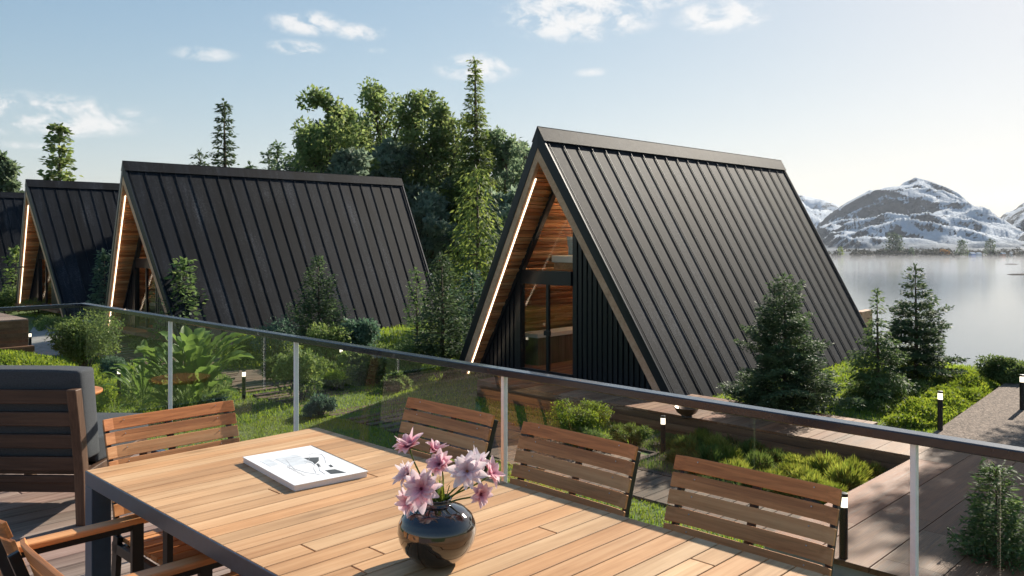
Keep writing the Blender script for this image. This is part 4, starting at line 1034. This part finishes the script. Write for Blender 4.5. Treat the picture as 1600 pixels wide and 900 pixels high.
x, y, z = at(1073, 652, WZ); bw = thing('fire_bowl', 'dark bronze fire bowl on the terrace boards before the nearest house', 'bowl', (x, y, WZ))
p = MB(); p.lathe([(.001, .04), (.10, .04), (.19, .10), (.24, .19), (.25, .20), (.235, .20), (.18, .12), (.001, .08)], 36); p.build('bowl', M['bronze'], bw, True)
p = MB(); p.lathe([(.001, .0), (.11, .0), (.10, .04), (.001, .045)], 30); p.build('foot', M['black'], bw, True)

# neighbouring raised deck at the far left
nd = MB(); cx_, cy_ = (44 - CX) / F * 23.0, 23.0
nd_o = thing('raised_deck', 'raised dark timber deck at the left edge beyond the railing corner', 'deck', (cx_, cy_, -.62), TH)
boards = MB(); yk = 0.0
while yk < 4: boards.box(-9, 0, yk, yk + .14, -.03, 0); yk += .147
boards.build('deck_boards', M['deck'], nd_o)
b = MB()
for i in range(8): b.box(-9, -.0, -.012, .012, -.04 - i * .085 - .078, -.04 - i * .085); b.box(-.012, .012, .013, 4, -.04 - i * .085 - .078, -.04 - i * .085)
for i in range(3): b.box(-9, .1, -.22, -.2, -.76 - i * .12 - .11, -.76 - i * .12)
b.box(-9, .1, -.2, 0, -.76, -.73); b.box(-8.9, 0, .02, 3.9, -1.9, -.05); b.box(-8.9, .08, -.19, .0, -1.9, -.765)
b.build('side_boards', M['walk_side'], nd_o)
nr = thing('glass_screen', 'short glass balustrade on the raised deck at the left edge', 'railing', (cx_, cy_, -.62), TH)
p = MB(); p.box(-5, -.06, .03, .07, 1.41, 1.45); p.build('handrail', M['rail'], nr)
p = MB(); p.box(-5, -.07, .044, .056, .02, 1.41); p.build('glass_panel', M['rail_glass'], nr)
for xx in (-.98, -2.8, -4.6): p = MB(); p.box(xx - .03, xx + .03, .02, .043, 0, 1.41); p.build('post', M['steel'], nr)

# ------------------------------------------------------------------ bollard lamps
def make_bollard(label):
    t = thing('bollard_lamp', label, 'bollard', (0, 0, 0), 0, 'garden bollard lamps')
    p = MB(); p.lathe([(.001, -.06), (.045, -.06), (.045, .56), (.001, .56)], 20); p.build('post', M['black'], t, False, bevel=.003)
    p = MB(); p.lathe([(.001, .561), (.042, .561), (.042, .672), (.001, .672)], 20); p.build('diffuser', M['lamp'], t, False)
    p = MB(); p.lathe([(.001, .673), (.046, .673), (.046, .71), (.001, .714)], 20); p.build('cap', M['black'], t, False, bevel=.003); return t
bol = [((1318, 872), WZ, 'nearest bollard lamp, right behind the rightmost row chair', .86), ((1036, 711), None, 'bollard lamp at the front of the grass bed left of the tufts', 1.0),
       ((1469, 672), WZ - .01, 'bollard lamp between the lit hedge and the gravel path', 1.0), ((1597, 640), WZ - .01, 'bollard lamp at the right edge by the round lakeside bush', 1.0),
       ((186, 619), None, 'bollard lamp between the low hedge and the large leaved plant', 1.0), ((47, 552), None, 'bollard lamp by the corner of the raised deck', 1.0),
       ((381, 624), None, 'bollard lamp beside the garden path left of the slim post', 1.0), ((533, 580), None, 'bollard lamp in the planting before the dark conifer', 1.0),
       ((462, 608), None, 'bollard lamp seen at the third railing post', .9)]
B0 = None
for (pq, zz, lb, sc_) in bol:
    loc = at(pq[0], pq[1], zz)
    if B0 is None: B0 = make_bollard(lb); B0.location = loc
    else: dup(B0, loc, 0, lb, scale=sc_)

# ------------------------------------------------------------------ planting
rg = np.random.default_rng(21)
# ornamental grass tufts in the bed: each its own object, a few shared meshes
def tuft_mesh(seed, n=420, h=.34, spread=.10, w=.007):
    r = np.random.default_rng(seed); a = r.random(n) * 6.283; q = np.sqrt(r.random(n)) * spread
    P = np.stack([np.cos(a) * q, np.sin(a) * q, np.zeros(n)], 1); hh = h * (.6 + .5 * r.random(n))
    out_ = q / spread; le = .35 + .9 * r.random(n) * (.4 + out_)
    d = np.stack([np.cos(a), np.sin(a), np.zeros(n)], 1); d = unit(d + r.normal(size=d.shape) * .35 * np.array([1, 1, 0])); s = np.stack([-d[:, 1], d[:, 0], np.zeros(n)], 1) * w * .5
    hh = hh[:, None]; le = le[:, None]
    rows = []
    for t_ in (0, .3, .6, .85, 1.0):
        c = P + d * hh * le * (t_ ** 1.8) * .9 + np.array([0, 0, 1]) * hh * (t_ - .42 * le * t_ ** 2.4); rows.append((c - s * (1 - t_ * .85), c + s * (1 - t_ * .85)))
    v = np.stack([x for r_ in rows for x in r_], 1).reshape(-1, 3); i = np.arange(n)[:, None] * 10
    f = np.concatenate([i + np.array([[2 * k, 2 * k + 1, 2 * k + 3, 2 * k + 2]]) for k in range(4)]); return v, f
def clump_mesh(seed, n=1500, R_=.17):
    # a rounded clump: short blades springing outward and up from all over a low dome
    r = np.random.default_rng(seed); a = r.random(n) * 6.283; el = np.arcsin(r.random(n)); rad = R_ * (.55 + .45 * r.random(n)) * (1 + .18 * np.sin(3 * a + seed) + .1 * np.sin(5 * a))
    dn = np.stack([np.cos(a) * np.cos(el), np.sin(a) * np.cos(el), np.sin(el)], 1); P = dn * rad[:, None] * np.array([1, 1, .85])
    A = unit(dn * .8 + np.array([0, 0, .55]) + r.normal(size=dn.shape) * .22); Nn = unit(dn + r.normal(size=dn.shape) * .5)
    return leaves_arrays(P, A, Nn, R_ * (.45 + .6 * r.random(n)), np.full(n, .013))
protos = []
def tuft(x, y, z, sc, k, mat, label, group, rot):
    key = (k, mat)
    for kk, o in protos:
        if kk == key:
            c = o.copy(); COL.objects.link(c); c.location = (x, y, z); c.scale = (sc, sc, sc * random.uniform(.85, 1.15)); c.rotation_euler.z = rot; c['label'] = label; c['group'] = group; return c
    v, f = clump_mesh(100 + k); o = np_mesh('grass_tuft', v, f, M[mat]); o.location = (x, y, z); o.scale = (sc,) * 3; o.rotation_euler.z = rot
    tag(o, label, 'grass tuft', group); protos.append((key, o)); return o
random.seed(5)
tl = [(1100, 690, 1.0), (1075, 705, 1.1), (1062, 722, .9), (1120, 704, 1.1), (1150, 695, 1.0), (1085, 738, 1.0), (1140, 722, 1.1), (1175, 712, 1.1), (1130, 680, .9), (1165, 682, .9), (1195, 700, .9), (1110, 725, 1.2), (1150, 745, 1.2), (1185, 733, 1.0),
      (1210, 722, 1.0), (1205, 760, 1.1), (1235, 745, 1.0), (1180, 765, .9), (1260, 755, 1.1), (1270, 770, 1.0), (1290, 742, 1.2), (1320, 760, 1.3), (1335, 748, 1.1), (1300, 718, 1.0), (1330, 715, 1.2), (1360, 722, 1.1), (1390, 724, 1.0), (1345, 735, .8),
      (1385, 738, 1.0), (1312, 700, .9), (1345, 700, 1.0), (1298, 780, 1.0), (1310, 792, .9), (1240, 728, .9), (1365, 745, .8), (1225, 775, .9), (1265, 735, .8), (1055, 700, .8)]
words = ['bushy', 'arching', 'rounded', 'upright', 'shaggy', 'spreading', 'compact']
zones = ['beside the bed lamp', 'a step right of the bed lamp', 'left of the middle of the bed', 'in the middle of the bed', 'right of the middle of the bed', 'towards the terrace corner', 'close to the walkway', 'at the walkway edge']
def tuft_label(i, px, py, bright):
    row = 'back' if py < 693 + (px - 1055) * .07 else 'middle' if py < 722 + (px - 1055) * .09 else 'front'
    return '%s %s grass tuft in the %s row %s' % ('yellow green' if bright else 'dark green', words[i % 7], row, zones[min(7, int((px - 1050) / 43))])
seen = set()
for i, (px, py, s_) in enumerate(tl):
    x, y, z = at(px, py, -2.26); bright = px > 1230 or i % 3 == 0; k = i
    while tuft_label(k, px, py, bright) in seen: k += 1
    lb = tuft_label(k, px, py, bright); seen.add(lb)
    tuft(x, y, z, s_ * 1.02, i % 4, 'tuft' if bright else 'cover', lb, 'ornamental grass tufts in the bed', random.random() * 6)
# fine grass between the tufts
def grass_area(name, label, pts, dens, h, w, mat, seed, zoff=0, lean=.8, z=None):
    r = np.random.default_rng(seed); q = scatter(pts, int(poly_area(pts) * dens), r)
    zz = ground_z(q[:, 0], q[:, 1]) if z is None else np.full(len(q), z); P = np.stack([q[:, 0], q[:, 1], zz + zoff], 1)
    hh = h * lumps(q[:, 0], q[:, 1], 1.3, .5)
    return tag(blade_mesh(name, P, hh, w, lean, r, mat), label, 'grass', kind='stuff')
def uvp(l): return np.array([uv(*p) for p in l])
grass_area('bed_grass', 'fine grass filling the bed between the tufts', uvp([(11.7, 5.6), (13.9, 5.6), (13.9, 9.3), (12.7, 9.3), (12.6, 8.6), (11.6, 8.6)]), 1500, .10, .007, M['cover'], 3, z=-2.26)
# lawns
lawn1 = uvp([(3.4, 4.0), (8.9, 4.0), (10.25, 4.8), (10.25, 16), (6, 18), (3.4, 12)])
grass_area('lawn', 'short green lawn right below the foreground deck', lawn1, 900, .085, .011, M['lawn'], 4)
lawn1b = uvp([(7.2, -1.0), (8.93, -1.0), (8.93, 4.0), (7.2, 4.0)])
grass_area('lawn_strip', 'narrow strip of lawn along the near edge of the walkway', lawn1b, 900, .09, .011, M['lawn'], 14)
lawn2 = uvp([(12.6, 9.5), (13.9, 9.5), (13.9, 15.2), (17.5, 15.2), (19.0, 19), (16, 22), (12.6, 20)])
grass_area('lawn', 'mossy rising lawn left of the terrace of the nearest house', lawn2, 700, .11, .015, M['lawn'], 5)
grass_area('path_grass', 'grass growing between the boards of the garden path', uvp([(10.2, 12.5), (12.7, 12.5), (12.7, 20), (10.2, 20)]), 420, .09, .013, M['lawn'], 15)
lawn3 = uvp([(3.4, 12), (6, 18), (10.2, 16), (10.2, 30), (4, 30), (-2, 20)])
grass_area('lawn', 'garden lawn left of the path behind the glass', lawn3, 380, .13, .018, M['lawn'], 6)
lawn4 = uvp([(15.7, 5.2), (17.4, 5.2), (17.4, 10.8), (16.2, 10.8), (16.2, 6.2)])
grass_area('lawn', 'shaded lawn strip between terrace boards and ground cover', lawn4, 700, .08, .012, M['lawn'], 7)
grass_area('lawn', 'lawn beneath the lake side of the nearest roof', uvp([(17.4, 5.2), (28, 5.2), (28, 10.5), (17.4, 10.8)]), 420, .12, .02, M['lawn'], 17)
lawn5 = uvp([(12.8, 20), (16, 22), (19, 21), (24, 24), (24, 48), (12.8, 48)])
grass_area('lawn', 'far garden lawn in front of the second house', lawn5, 130, .16, .03, M['lawn'], 8)
# hedges and ground cover
def hedge(name, label, pts, h, leaf, dens, mat, seed, cat='hedge', **kw): return cover_world(name, label, pts, h, leaf, dens, M[mat], np.random.default_rng(seed), cat, **kw)
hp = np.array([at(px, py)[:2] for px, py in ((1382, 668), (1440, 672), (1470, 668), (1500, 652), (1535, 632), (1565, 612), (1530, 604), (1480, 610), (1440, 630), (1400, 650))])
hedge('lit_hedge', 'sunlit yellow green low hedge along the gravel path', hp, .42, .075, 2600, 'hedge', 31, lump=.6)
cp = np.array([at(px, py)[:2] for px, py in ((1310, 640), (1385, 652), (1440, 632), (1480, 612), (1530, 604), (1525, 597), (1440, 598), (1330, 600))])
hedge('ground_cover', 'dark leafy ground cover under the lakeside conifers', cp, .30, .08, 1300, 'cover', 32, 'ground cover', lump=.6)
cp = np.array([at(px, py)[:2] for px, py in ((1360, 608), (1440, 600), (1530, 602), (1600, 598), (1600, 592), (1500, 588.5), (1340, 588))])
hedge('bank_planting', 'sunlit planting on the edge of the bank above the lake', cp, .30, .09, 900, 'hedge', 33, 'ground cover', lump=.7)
hp = np.array([at(px, py)[:2] for px, py in ((-160, 660), (140, 668), (178, 640), (183, 622), (120, 602), (60, 588), (0, 578), (-160, 575))])
hedge('low_hedge', 'bright low hedge sweeping behind the lounge chair', hp, .95, .085, 1900, 'hedge', 34, lump=.3, upright=.9)
hp = np.array([at(px, py)[:2] for px, py in ((200, 630), (300, 650), (360, 640), (360, 600), (200, 590))])
hedge('fern_cover', 'dark ferny undergrowth around the large leaved plant', hp, .38, .16, 420, 'shrub', 35, 'ground cover', lw=.22, upright=1.2)
for i, (pp_, hh, mt, lb) in enumerate([(((350, 580), (470, 575), (470, 560), (350, 562)), .35, 'hedge', 'light green planting strip behind the garden path'),
                                       (((480, 600), (560, 606), (600, 590), (560, 575), (480, 578)), .45, 'cover', 'dark low planting around the garden lamp'),
                                       (((560, 592), (650, 600), (665, 580), (600, 573)), .35, 'shrub', 'grey green planting mound before the stone bench'),
                                       (((200, 545), (260, 560), (360, 556), (360, 535), (220, 528)), .5, 'shrub', 'planting strip in front of the second house'),
                                       (((560, 560), (740, 585), (720, 560), (580, 545)), .5, 'shrub', 'undergrowth at the foot of the conifers between the houses'),
                                       (((60, 520), (120, 512), (120, 500), (50, 505)), .5, 'shrub', 'planting at the foot of the third house')]):
    pts = np.array([at(*p)[:2] for p in pp_]); hedge('low_planting', lb, pts, hh, .10, 700, mt, 40 + i, 'ground cover', lump=.8)

# conifers near the right
def con(name, px, py, top, w_px, mat, label, seed, group=None, **kw):
    x, y, z = at(px, py); h = (py - top) * y / F; r = w_px / 2 * y / F * 1.14
    kw.setdefault('leaf', .055); return make_conifer(name, label, (x, y, z), h, M[mat], seed, r=r, group=group, **kw)
con('fir_tree', 1225, 652, 428, 176, 'fir', 'dense dark fir right of the roof slope of the nearest house', 1, whorls=21, nb=10, leaf=.085, base=.03, up=.25, droop=.10, prof=.72, fill=1.1, jag=.55, lw=.36)
con('young_conifer', 1370, 632, 452, 96, 'youngfir', 'slender pale green conifer between two dark firs', 2, whorls=15, nb=7, leaf=.085, base=.16, up=.30, droop=.42, hang=.45, prof=.70, fill=.95, narrow_top=.5, jag=.5)
con('fir_tree', 1430, 602, 414, 128, 'fir', 'layered dark fir standing before the lake', 3, whorls=12, nb=9, leaf=.095, base=.12, up=.10, droop=.05, prof=.85, fill=1.25, jag=.5, lw=.4)
x, y = -0, 0
cx1, cy1, cz1 = at(1556, 935); make_conifer('young_fir', 'young green fir behind the glass at the lower right corner', (cx1, cy1, cz1), (935 - 730) * cy1 / F, M['youngfir'], 4, r=.62, whorls=17, nb=8, leaf=.085, base=.02, up=.75, droop=.0, prof=.6, fill=1.0, jag=.5, lw=.28)
x, y, z = at(1574, 606); make_shrub('round_bush', 'dark round bush on the bank at the end of the gravel path', (x, y, z), 1.35, .95, M['shrub'], 5, leaf=.07, n=7000)
x, y, z = at(903, 690, -2.28); make_shrub('round_bush', 'rounded yellow green bush against the terrace front', (x, y, z), 1.35, .95, M['hedge'], 6, leaf=.045, n=10000, lobes=22)
x, y, z = at(918, 706, -2.28); make_shrub('low_shrub', 'soft grey green shrub in front of the rounded bush', (x, y, z), .9, .5, M['shrub'], 7, leaf=.06, n=4000, lw=.2)
x, y, z = at(422, 575, WZ + .0); 
x, y, z = at(985, 697, -2.28); make_shrub('low_shrub', 'dark grassy shrub beneath the terrace front left of the bed lamp', (x, y, z), 1.1, .45, M['cover'], 8, leaf=.09, n=4500, lw=.15)
# left and middle
x, y, z = at(133, 578); make_shrub('dense_shrub', 'large dense dark green shrub behind the deck corner', (x, y, z), 2.0, 2.0, M['shrub'], 9, leaf=.085, n=11000, lobes=26)
con('small_tree', 287, 550, 408, 80, 'youngfir', 'light green young tree before the gable of the second house', 10, group=None, whorls=14, nb=8, leaf=.19, base=.04, up=.7, droop=.0, prof=.55, fill=.62, lw=.6, jag=.4)
con('small_tree', 163, 513, 394, 52, 'shrub_blue', 'blue green young tree between the second and third house', 11, whorls=15, nb=8, leaf=.20, base=.04, up=.7, droop=.0, prof=.55, fill=.62, lw=.6, jag=.4)
con('small_tree', 24, 486, 388, 36, 'shrub', 'small green tree at the left edge before the last house', 12, whorls=10, nb=8, leaf=.22, base=.04, up=.6, droop=.0, prof=.55, fill=.6, lw=.6, jag=.4)
con('fir_tree', 497, 548, 402, 92, 'fir', 'dark conifer in front of the black roof of the second house', 13, whorls=20, nb=9, leaf=.13, base=.03, up=.35, droop=.1, prof=.7, fill=.7, lw=.45, jag=.35)
con('young_conifer', 650, 570, 420, 52, 'youngfir', 'pale slender conifer at the rear corner of the second house', 14, whorls=18, nb=8, leaf=.12, base=.04, up=.3, droop=.3, prof=.75, fill=.7, jag=.35)
con('fir_tree', 690, 574, 396, 96, 'fir', 'dark full conifer between the two nearest houses', 15, whorls=20, nb=10, leaf=.12, base=.03, up=.2, droop=.1, prof=.72, fill=.7, lw=.45, jag=.3)
con('fir_tree', 738, 540, 425, 90, 'shrub_blue', 'bluish conifer partly behind the gable of the nearest house', 16, whorls=16, nb=9, leaf=.16, base=.02, up=.2, droop=.1, prof=.7, fill=.65, lw=.5, jag=.3)
for i, (px, py, w, h, mt, lb) in enumerate([(425, 566, 1.5, 1.6, 'shrub_blue', 'feathery blue green shrub left of the dark conifer'), (515, 566, 1.3, 1.4, 'shrub', 'bright leafy shrub at the right foot of the dark conifer'),
                                            (562, 556, 1.5, 1.4, 'shrub_blue', 'grey green shrub below the roof edge of the second house'), (640, 585, 1.5, .9, 'shrub', 'low leafy shrub below the pale slender conifer'),
                                            (470, 625, 1.3, 1.3, 'shrub', 'dark twiggy shrub behind the second railing post'), (585, 600, 1.1, .7, 'cover', 'low dark cushion shrub in the middle of the lawn'),
                                            (60, 492, 2.2, 1.0, 'shrub', 'leafy shrub at the foot of the third house'), (520, 610, 1.0, .55, 'hedge', 'small light green mound shrub beside the garden path'),
                                            (560, 585, 1.2, .8, 'shrub', 'leafy mound behind the slim railing shadow in the mid garden'), (690, 592, 1.3, .6, 'hedge', 'light green mound at the left corner of the terrace'),
   (620, 612, 1.0, .55, 'shrub', 'small rounded shrub alone on the mossy lawn'), (440, 596, 1.1, .8, 'shrub', 'bushy green shrub at the near bend of the side path'), (500, 650, .9, .5, 'shrub_blue', 'small silvery shrub beside the path boards'), (395, 556, 1.4, .9, 'hedge', 'bright green shrub before the second roof'),
   (12, 490, 2.4, 1.8, 'shrub', 'tall shrub behind the glass of the raised deck'), (175, 590, .9, .6, 'shrub_blue', 'low silvery shrub right of the large dense shrub'),
                                            (332, 648, .8, .5, 'shrub_blue', 'silvery low shrub at the right foot of the large leaved plant')]):
    x, y, z = at(px, py); make_shrub('garden_shrub', lb, (x, y, z), w, h, M[mt], 60 + i, leaf=.085 + .02 * (i % 3), n=3800, lobes=13, lw=.35 + .1 * (i % 3))

# large leaved tropical plant
def paddle(vs, fs, base, az, el, ln, wd, bend, stalk, rg):
    d = Vector((math.cos(az), math.sin(az), 0)); s = Vector((-d.y, d.x, 0)); n = 9; b0 = Vector(base); pts = []
    p = Vector(b0); e = el
    for i in range(n + 4):
        pts.append((Vector(p), e)); st_ = (stalk / 3 if i < 3 else ln / n); p += (d * math.cos(e) + Vector((0, 0, 1)) * math.sin(e)) * st_; e -= bend * (0.03 if i < 3 else 1) / n
    b = len(vs)
    for i, (q, e) in enumerate(pts):
        t_ = max(0, (i - 3) / n); w = .012 if i < 3 else wd * (math.sin(math.pi * min(1, t_ * .92 + .06)) ** .65); upv = (Vector((0, 0, 1)) * math.cos(e) - d * math.sin(e))
        wav = .06 * w * math.sin(i * 2.1 + az * 5)
        vs += [tuple(q + s * w * .5 + upv * (w * .22 + wav)), tuple(q + s * w * .25 + upv * w * .09), tuple(q), tuple(q - s * w * .25 + upv * w * .09), tuple(q - s * w * .5 + upv * (w * .22 - wav))]
    fs += [(b + 5 * i + j, b + 5 * i + j + 1, b + 5 * i + j + 6, b + 5 * i + j + 5) for i in range(n + 3) for j in range(4)]
def tropical(label, loc, H, R_, n, seed, leafw=.26):
    t = thing('broad_leaved_plant', label, 'plant', loc); rg = random.Random(seed)
    for k in range(n):
        vs, fs = [], []; az = k * 2.4 + rg.uniform(-.4, .4); ring_ = rg.random() ** .7
        base = (math.cos(az) * R_ * .25 * ring_, math.sin(az) * R_ * .25 * ring_, rg.uniform(0, .85) * H * .55)
        el = 1.5 - .85 * ring_; ln = H * rg.uniform(.18, .29)
        paddle(vs, fs, base, az, el, ln, leafw * rg.uniform(.7, 1.15), rg.uniform(.3, 1.3), H * .30 * rg.uniform(.4, 1.3), rg)
        m = MB(); m.add(vs, fs); m.build('leaf', M['tropical'], t, True)
    return t
x, y, z = at(300, 645); tropical('big tropical plant with broad upright bright green leaves behind the glass', (x, y, z), 2.2, 1.4, 96, 3, .32)
x, y, z = at(225, 640); tropical('smaller tropical plant with long arching leaves left of the railing post', (x, y, z), 1.6, 1.0, 44, 8, .16)
# strap leaves at its foot, as one plant
v, f = tuft_mesh(321, 260, .9, .35, .03); x, y, z = at(290, 652); o = np_mesh('strap_leaf_clump', v, f, M['tropical'], loc=(x, y, z)); tag(o, 'clump of long strap leaves at the foot of the large plant', 'plant')

# trees behind the houses
def bigcon(px, d, top, w_px, mat, label, seed, **kw):
    x, y, z = far(px, d); h = (HY - top) * d / F + EYE - z; r = w_px / 2 * d / F
    return make_conifer('spruce_tree', label, (x, y, z), h, M[mat], seed, r=r, **kw)
bigcon(742, 48, 92, 92, 'spruce', 'tallest spruce with a thin spire beside the gable of the nearest house', 20, whorls=28, nb=10, leaf=.25, base=.30, up=-.25, droop=.1, hang=.5, prof=1.25, fill=1.2, jag=.4, lw=.34)
bigcon(745, 33, 262, 150, 'spruce', 'broad weeping conifer with light drooping branches below the spire', 21, whorls=30, nb=11, leaf=.26, base=.02, up=.1, droop=.45, hang=.9, prof=.5, fill=.55, jag=.35, lw=.3)
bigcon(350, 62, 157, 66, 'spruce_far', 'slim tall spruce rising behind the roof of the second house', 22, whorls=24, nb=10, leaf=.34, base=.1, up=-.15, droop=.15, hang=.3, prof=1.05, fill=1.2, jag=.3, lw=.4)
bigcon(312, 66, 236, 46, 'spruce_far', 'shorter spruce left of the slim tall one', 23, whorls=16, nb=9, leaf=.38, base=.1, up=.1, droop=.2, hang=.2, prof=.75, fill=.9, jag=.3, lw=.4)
bigcon(433, 70, 224, 44, 'fir', 'dark pointed fir behind the roof, right one of a close pair', 24, whorls=18, nb=9, leaf=.42, base=.1, up=.2, droop=.1, prof=.75, fill=.9, jag=.2, lw=.45)
bigcon(420, 72, 234, 36, 'fir', 'dark pointed fir behind the roof, left one of a close pair', 25, whorls=16, nb=9, leaf=.42, base=.1, up=.2, droop=.1, prof=.75, fill=.9, jag=.2, lw=.45)
bigcon(391, 74, 254, 30, 'fir', 'tiny fir tip showing above the middle of the second roof', 26, whorls=14, nb=8, leaf=.42, base=.1, up=.2, droop=.1, prof=.75, fill=.9, jag=.2, lw=.45)
bigcon(92, 60, 195, 62, 'broad', 'narrow pointed leafy tree above the third house roof', 27, whorls=14, nb=9, leaf=.45, base=.05, up=.6, droop=.0, prof=.6, fill=1.15, jag=.4, lw=.65)
bt = [(515, 46, 148, 62, 'broad', 'leafy tree at the left of the grove behind the second house'), (488, 50, 196, 55, 'broad_dark', 'lower leafy tree at the left end of the grove'),
      (592, 53, 132, 62, 'broad', 'tallest leafy tree in the middle of the grove'), (650, 52, 142, 60, 'broad', 'leafy tree right of the tallest one in the grove'),
      (692, 51, 158, 55, 'broad', 'leafy tree of the grove closest to the tall spruce'), (550, 56, 180, 70, 'broad_dark', 'shaded leafy tree behind the grove'),
      (625, 50, 232, 80, 'broad_dark', 'dark leafy tree low in the middle of the grove'), (790, 50, 204, 60, 'broad_dark', 'leafy tree right of the spire behind the gable'),
      (822, 56, 222, 60, 'broad_dark', 'rightmost leafy tree behind the nearest roof'),       (4, 56, 238, 44, 'broad_dark', 'leafy tree at the left edge above the last roof')]
for i, (px, d, top, wpx, mt, lb) in enumerate(bt):
    x, y, z = far(px, d); h = (HY - top) * d / F + EYE - z
    make_broadleaf('leafy_tree', lb, (x, y, z), h, wpx / 2 * d / F * 1.75, M[mt], 80 + i, leaf=.27 if d < 55 else .36, clusters=126, per=72, group='trees behind the houses', narrow=(px < 120), cr=.15 if px > 120 else .12)
for i, (px, d, top, wpx, lb) in enumerate([(668, 46, 300, 80, 'hazy understory tree between roof and spruce'), (705, 50, 290, 80, 'pale understory tree behind the weeping conifer'), (775, 44, 300, 80, 'understory tree against the left verge of the nearest roof'),
                                           (540, 44, 235, 80, 'understory tree just above the second roof'), (600, 50, 220, 90, 'full understory tree behind the second roof'), (640, 60, 260, 90, 'distant understory tree seen in the gap between the roofs'),
                                           (730, 60, 250, 90, 'distant understory tree behind the spire trunk'), (800, 62, 270, 80, 'distant understory tree close to the nearest roof')]):
    x, y, z = far(px, d); h = (HY - top) * d / F + EYE - z
    make_broadleaf('understory_tree', lb, (x, y, z), h, wpx / 2 * d / F * 1.2, M['understory'], 120 + i, leaf=.32, clusters=63, per=90, group='understory trees between the houses', base=.12, cr=.24)
# trees beyond the right edge that shade the walkway
for i, (u, v, h) in enumerate([(25.6, 3.3, 9.4), (25.0, 1.9, 9.4), (27.6, 4.0, 10.4)]):
    x, y = uv(u, v); z = float(ground_z(x, y))
    make_broadleaf('leafy_tree', ['shade tree', 'taller shade tree', 'small shade tree'][i] + ' beyond the right edge beside the gravel path', (x, y, z), h, h * .135, M['broad'], 300 + i, leaf=.18, clusters=84, per=130, base=.60, cr=.16)

# ------------------------------------------------------------------ far shore: conifers, wood, houses
def shore(px, d): x = (px - CX) / F * d; return x, d, LAKE + 1.5
for px, d, hpx, lb in ((1395, 1300, 33, 'taller conifer of a pair on the far shore'), (1402, 1310, 30, 'shorter conifer of a pair on the far shore'), (1503, 1235, 24, 'dark conifer at the water on the far shore left of the blue house'), (1547, 1245, 25, 'dark conifer on the far shore behind the red house'), (1424, 1240, 13, 'small dark conifer at the water of the far shore'),
                       (1313, 1240, 14, 'light green tree on the far shore beside the roof')):
    h = hpx * d / F; x, y, z = shore(px, d)
    make_conifer('shore_conifer', lb, (x, y, z), h, M['hedge'] if px == 1313 else M['fir'], int(px), r=h * .30, whorls=12, nb=7, leaf=h * .12, base=.03, up=.1, droop=.1, prof=.6, fill=.5, lw=.6)
r = np.random.default_rng(9); cen, rad = [], []
for i in range(420):
    k = r.random(); px = 1230 + 460 * r.random() if k < .35 else (1440 + 45 * r.random() if k < .6 else 1330 + 110 * r.random() if k < .8 else 1550 + 180 * r.random()); d = 1232 + 130 * r.random() ** 1.5
    x, y, z = shore(px, d); rr = 1.6 + 2.6 * r.random(); cen.append((x, y, z + rr * .6 + (d - 1232) * .03)); rad.append(rr)
v, f = blob_leaves(cen, rad, [42] * len(cen), 3.0, r, flat=1.1); tag(np_mesh('shore_wood', v, f, leafmat('shore_wood_leaves', (.022, .028, .022), (.075, .07, .045), .2, .02)), 'dark bushes and small woods along the far shore', 'wood', kind='stuff')
cen = [shore(1472 + 8 * r.random(), 1238 + 6 * r.random()) for _ in range(14)]; cen = [(a, b_, c + 3 + 5 * r.random()) for a, b_, c in cen]
g_ = thing('autumn_tree', 'orange brown autumn trees at the water of the far shore', 'tree', (0, 0, 0)); v, f = blob_leaves(cen, [3.2] * 14, [45] * 14, 2.6, r); np_mesh('crown', v, f, leafmat('autumn_leaves', (.16, .09, .02), (.32, .19, .04), .3, .02), g_)
def shore_house(px, d, w, h, wall, roof, label):
    x, y, z = shore(px, d); t = thing('shore_house', label, 'house', (x, y, z), R(10))
    b = MB(); b.box(-w / 2, w / 2, -3, 3, -2, h); b.build('wall', plain('w', wall, .8), t)
    b = MB(); b.prism([(-w / 2 - .4, -3.5, h), (-w / 2 - .4, 3.5, h), (-w / 2 - .4, 0, h + 2.6)], (w + .8, 0, 0)); b.build('roof', plain('r', roof, .8), t)
shore_house(1519, 1236, 7, 3.2, (.22, .38, .75), (.62, .66, .70), 'small blue house on the far shore')
shore_house(1529, 1243, 6, 3, (.75, .75, .75), (.60, .64, .68), 'small white house right of the blue one on the far shore')
shore_house(1567, 1236, 6, 3, (.62, .16, .07), (.55, .58, .60), 'small red house on the far shore')
shore_house(1579, 1238, 3, 3, (.80, .80, .78), (.5, .5, .5), 'tiny white hut right of the red house on the far shore')
b = MB()
for i in range(24):
    p0, p1 = 1440 + i * 8.0, 1440 + (i + 1) * 8.0; z0, z1 = max(0, i - 8) * 1.15, max(0, i - 7) * 1.15
    xa, ya, za = shore(p0, 1250 + i * 7); xb, yb, zb = shore(p1, 1250 + (i + 1) * 7); b.bar((xa, ya, za + z0 * .6 + .5), (xb, yb, zb + z1 * .6 + .5), 9, 1.2)
struct(b.build('shore_road', M['paving']))
# dark rock bars in the shallows at the right
for i, (px, py, wd) in enumerate(((1597, 429, 26), (1580, 413, 16))):
    d = (EYE - LAKE) * F / (py - HY); x = (px - CX) / F * d
    o = MB().lathe([(.01, .9), (wd * .3, .7), (wd * .45, .2), (wd * .5, -.8)], 24).build('rock_bar', M['soil'], None, True, loc=(x, d, LAKE)); o.scale = (1, .35, 1)
    tag(o, ('larger' if i == 0 else 'smaller') + ' dark rock bar rising from the lake at the right', 'rock')
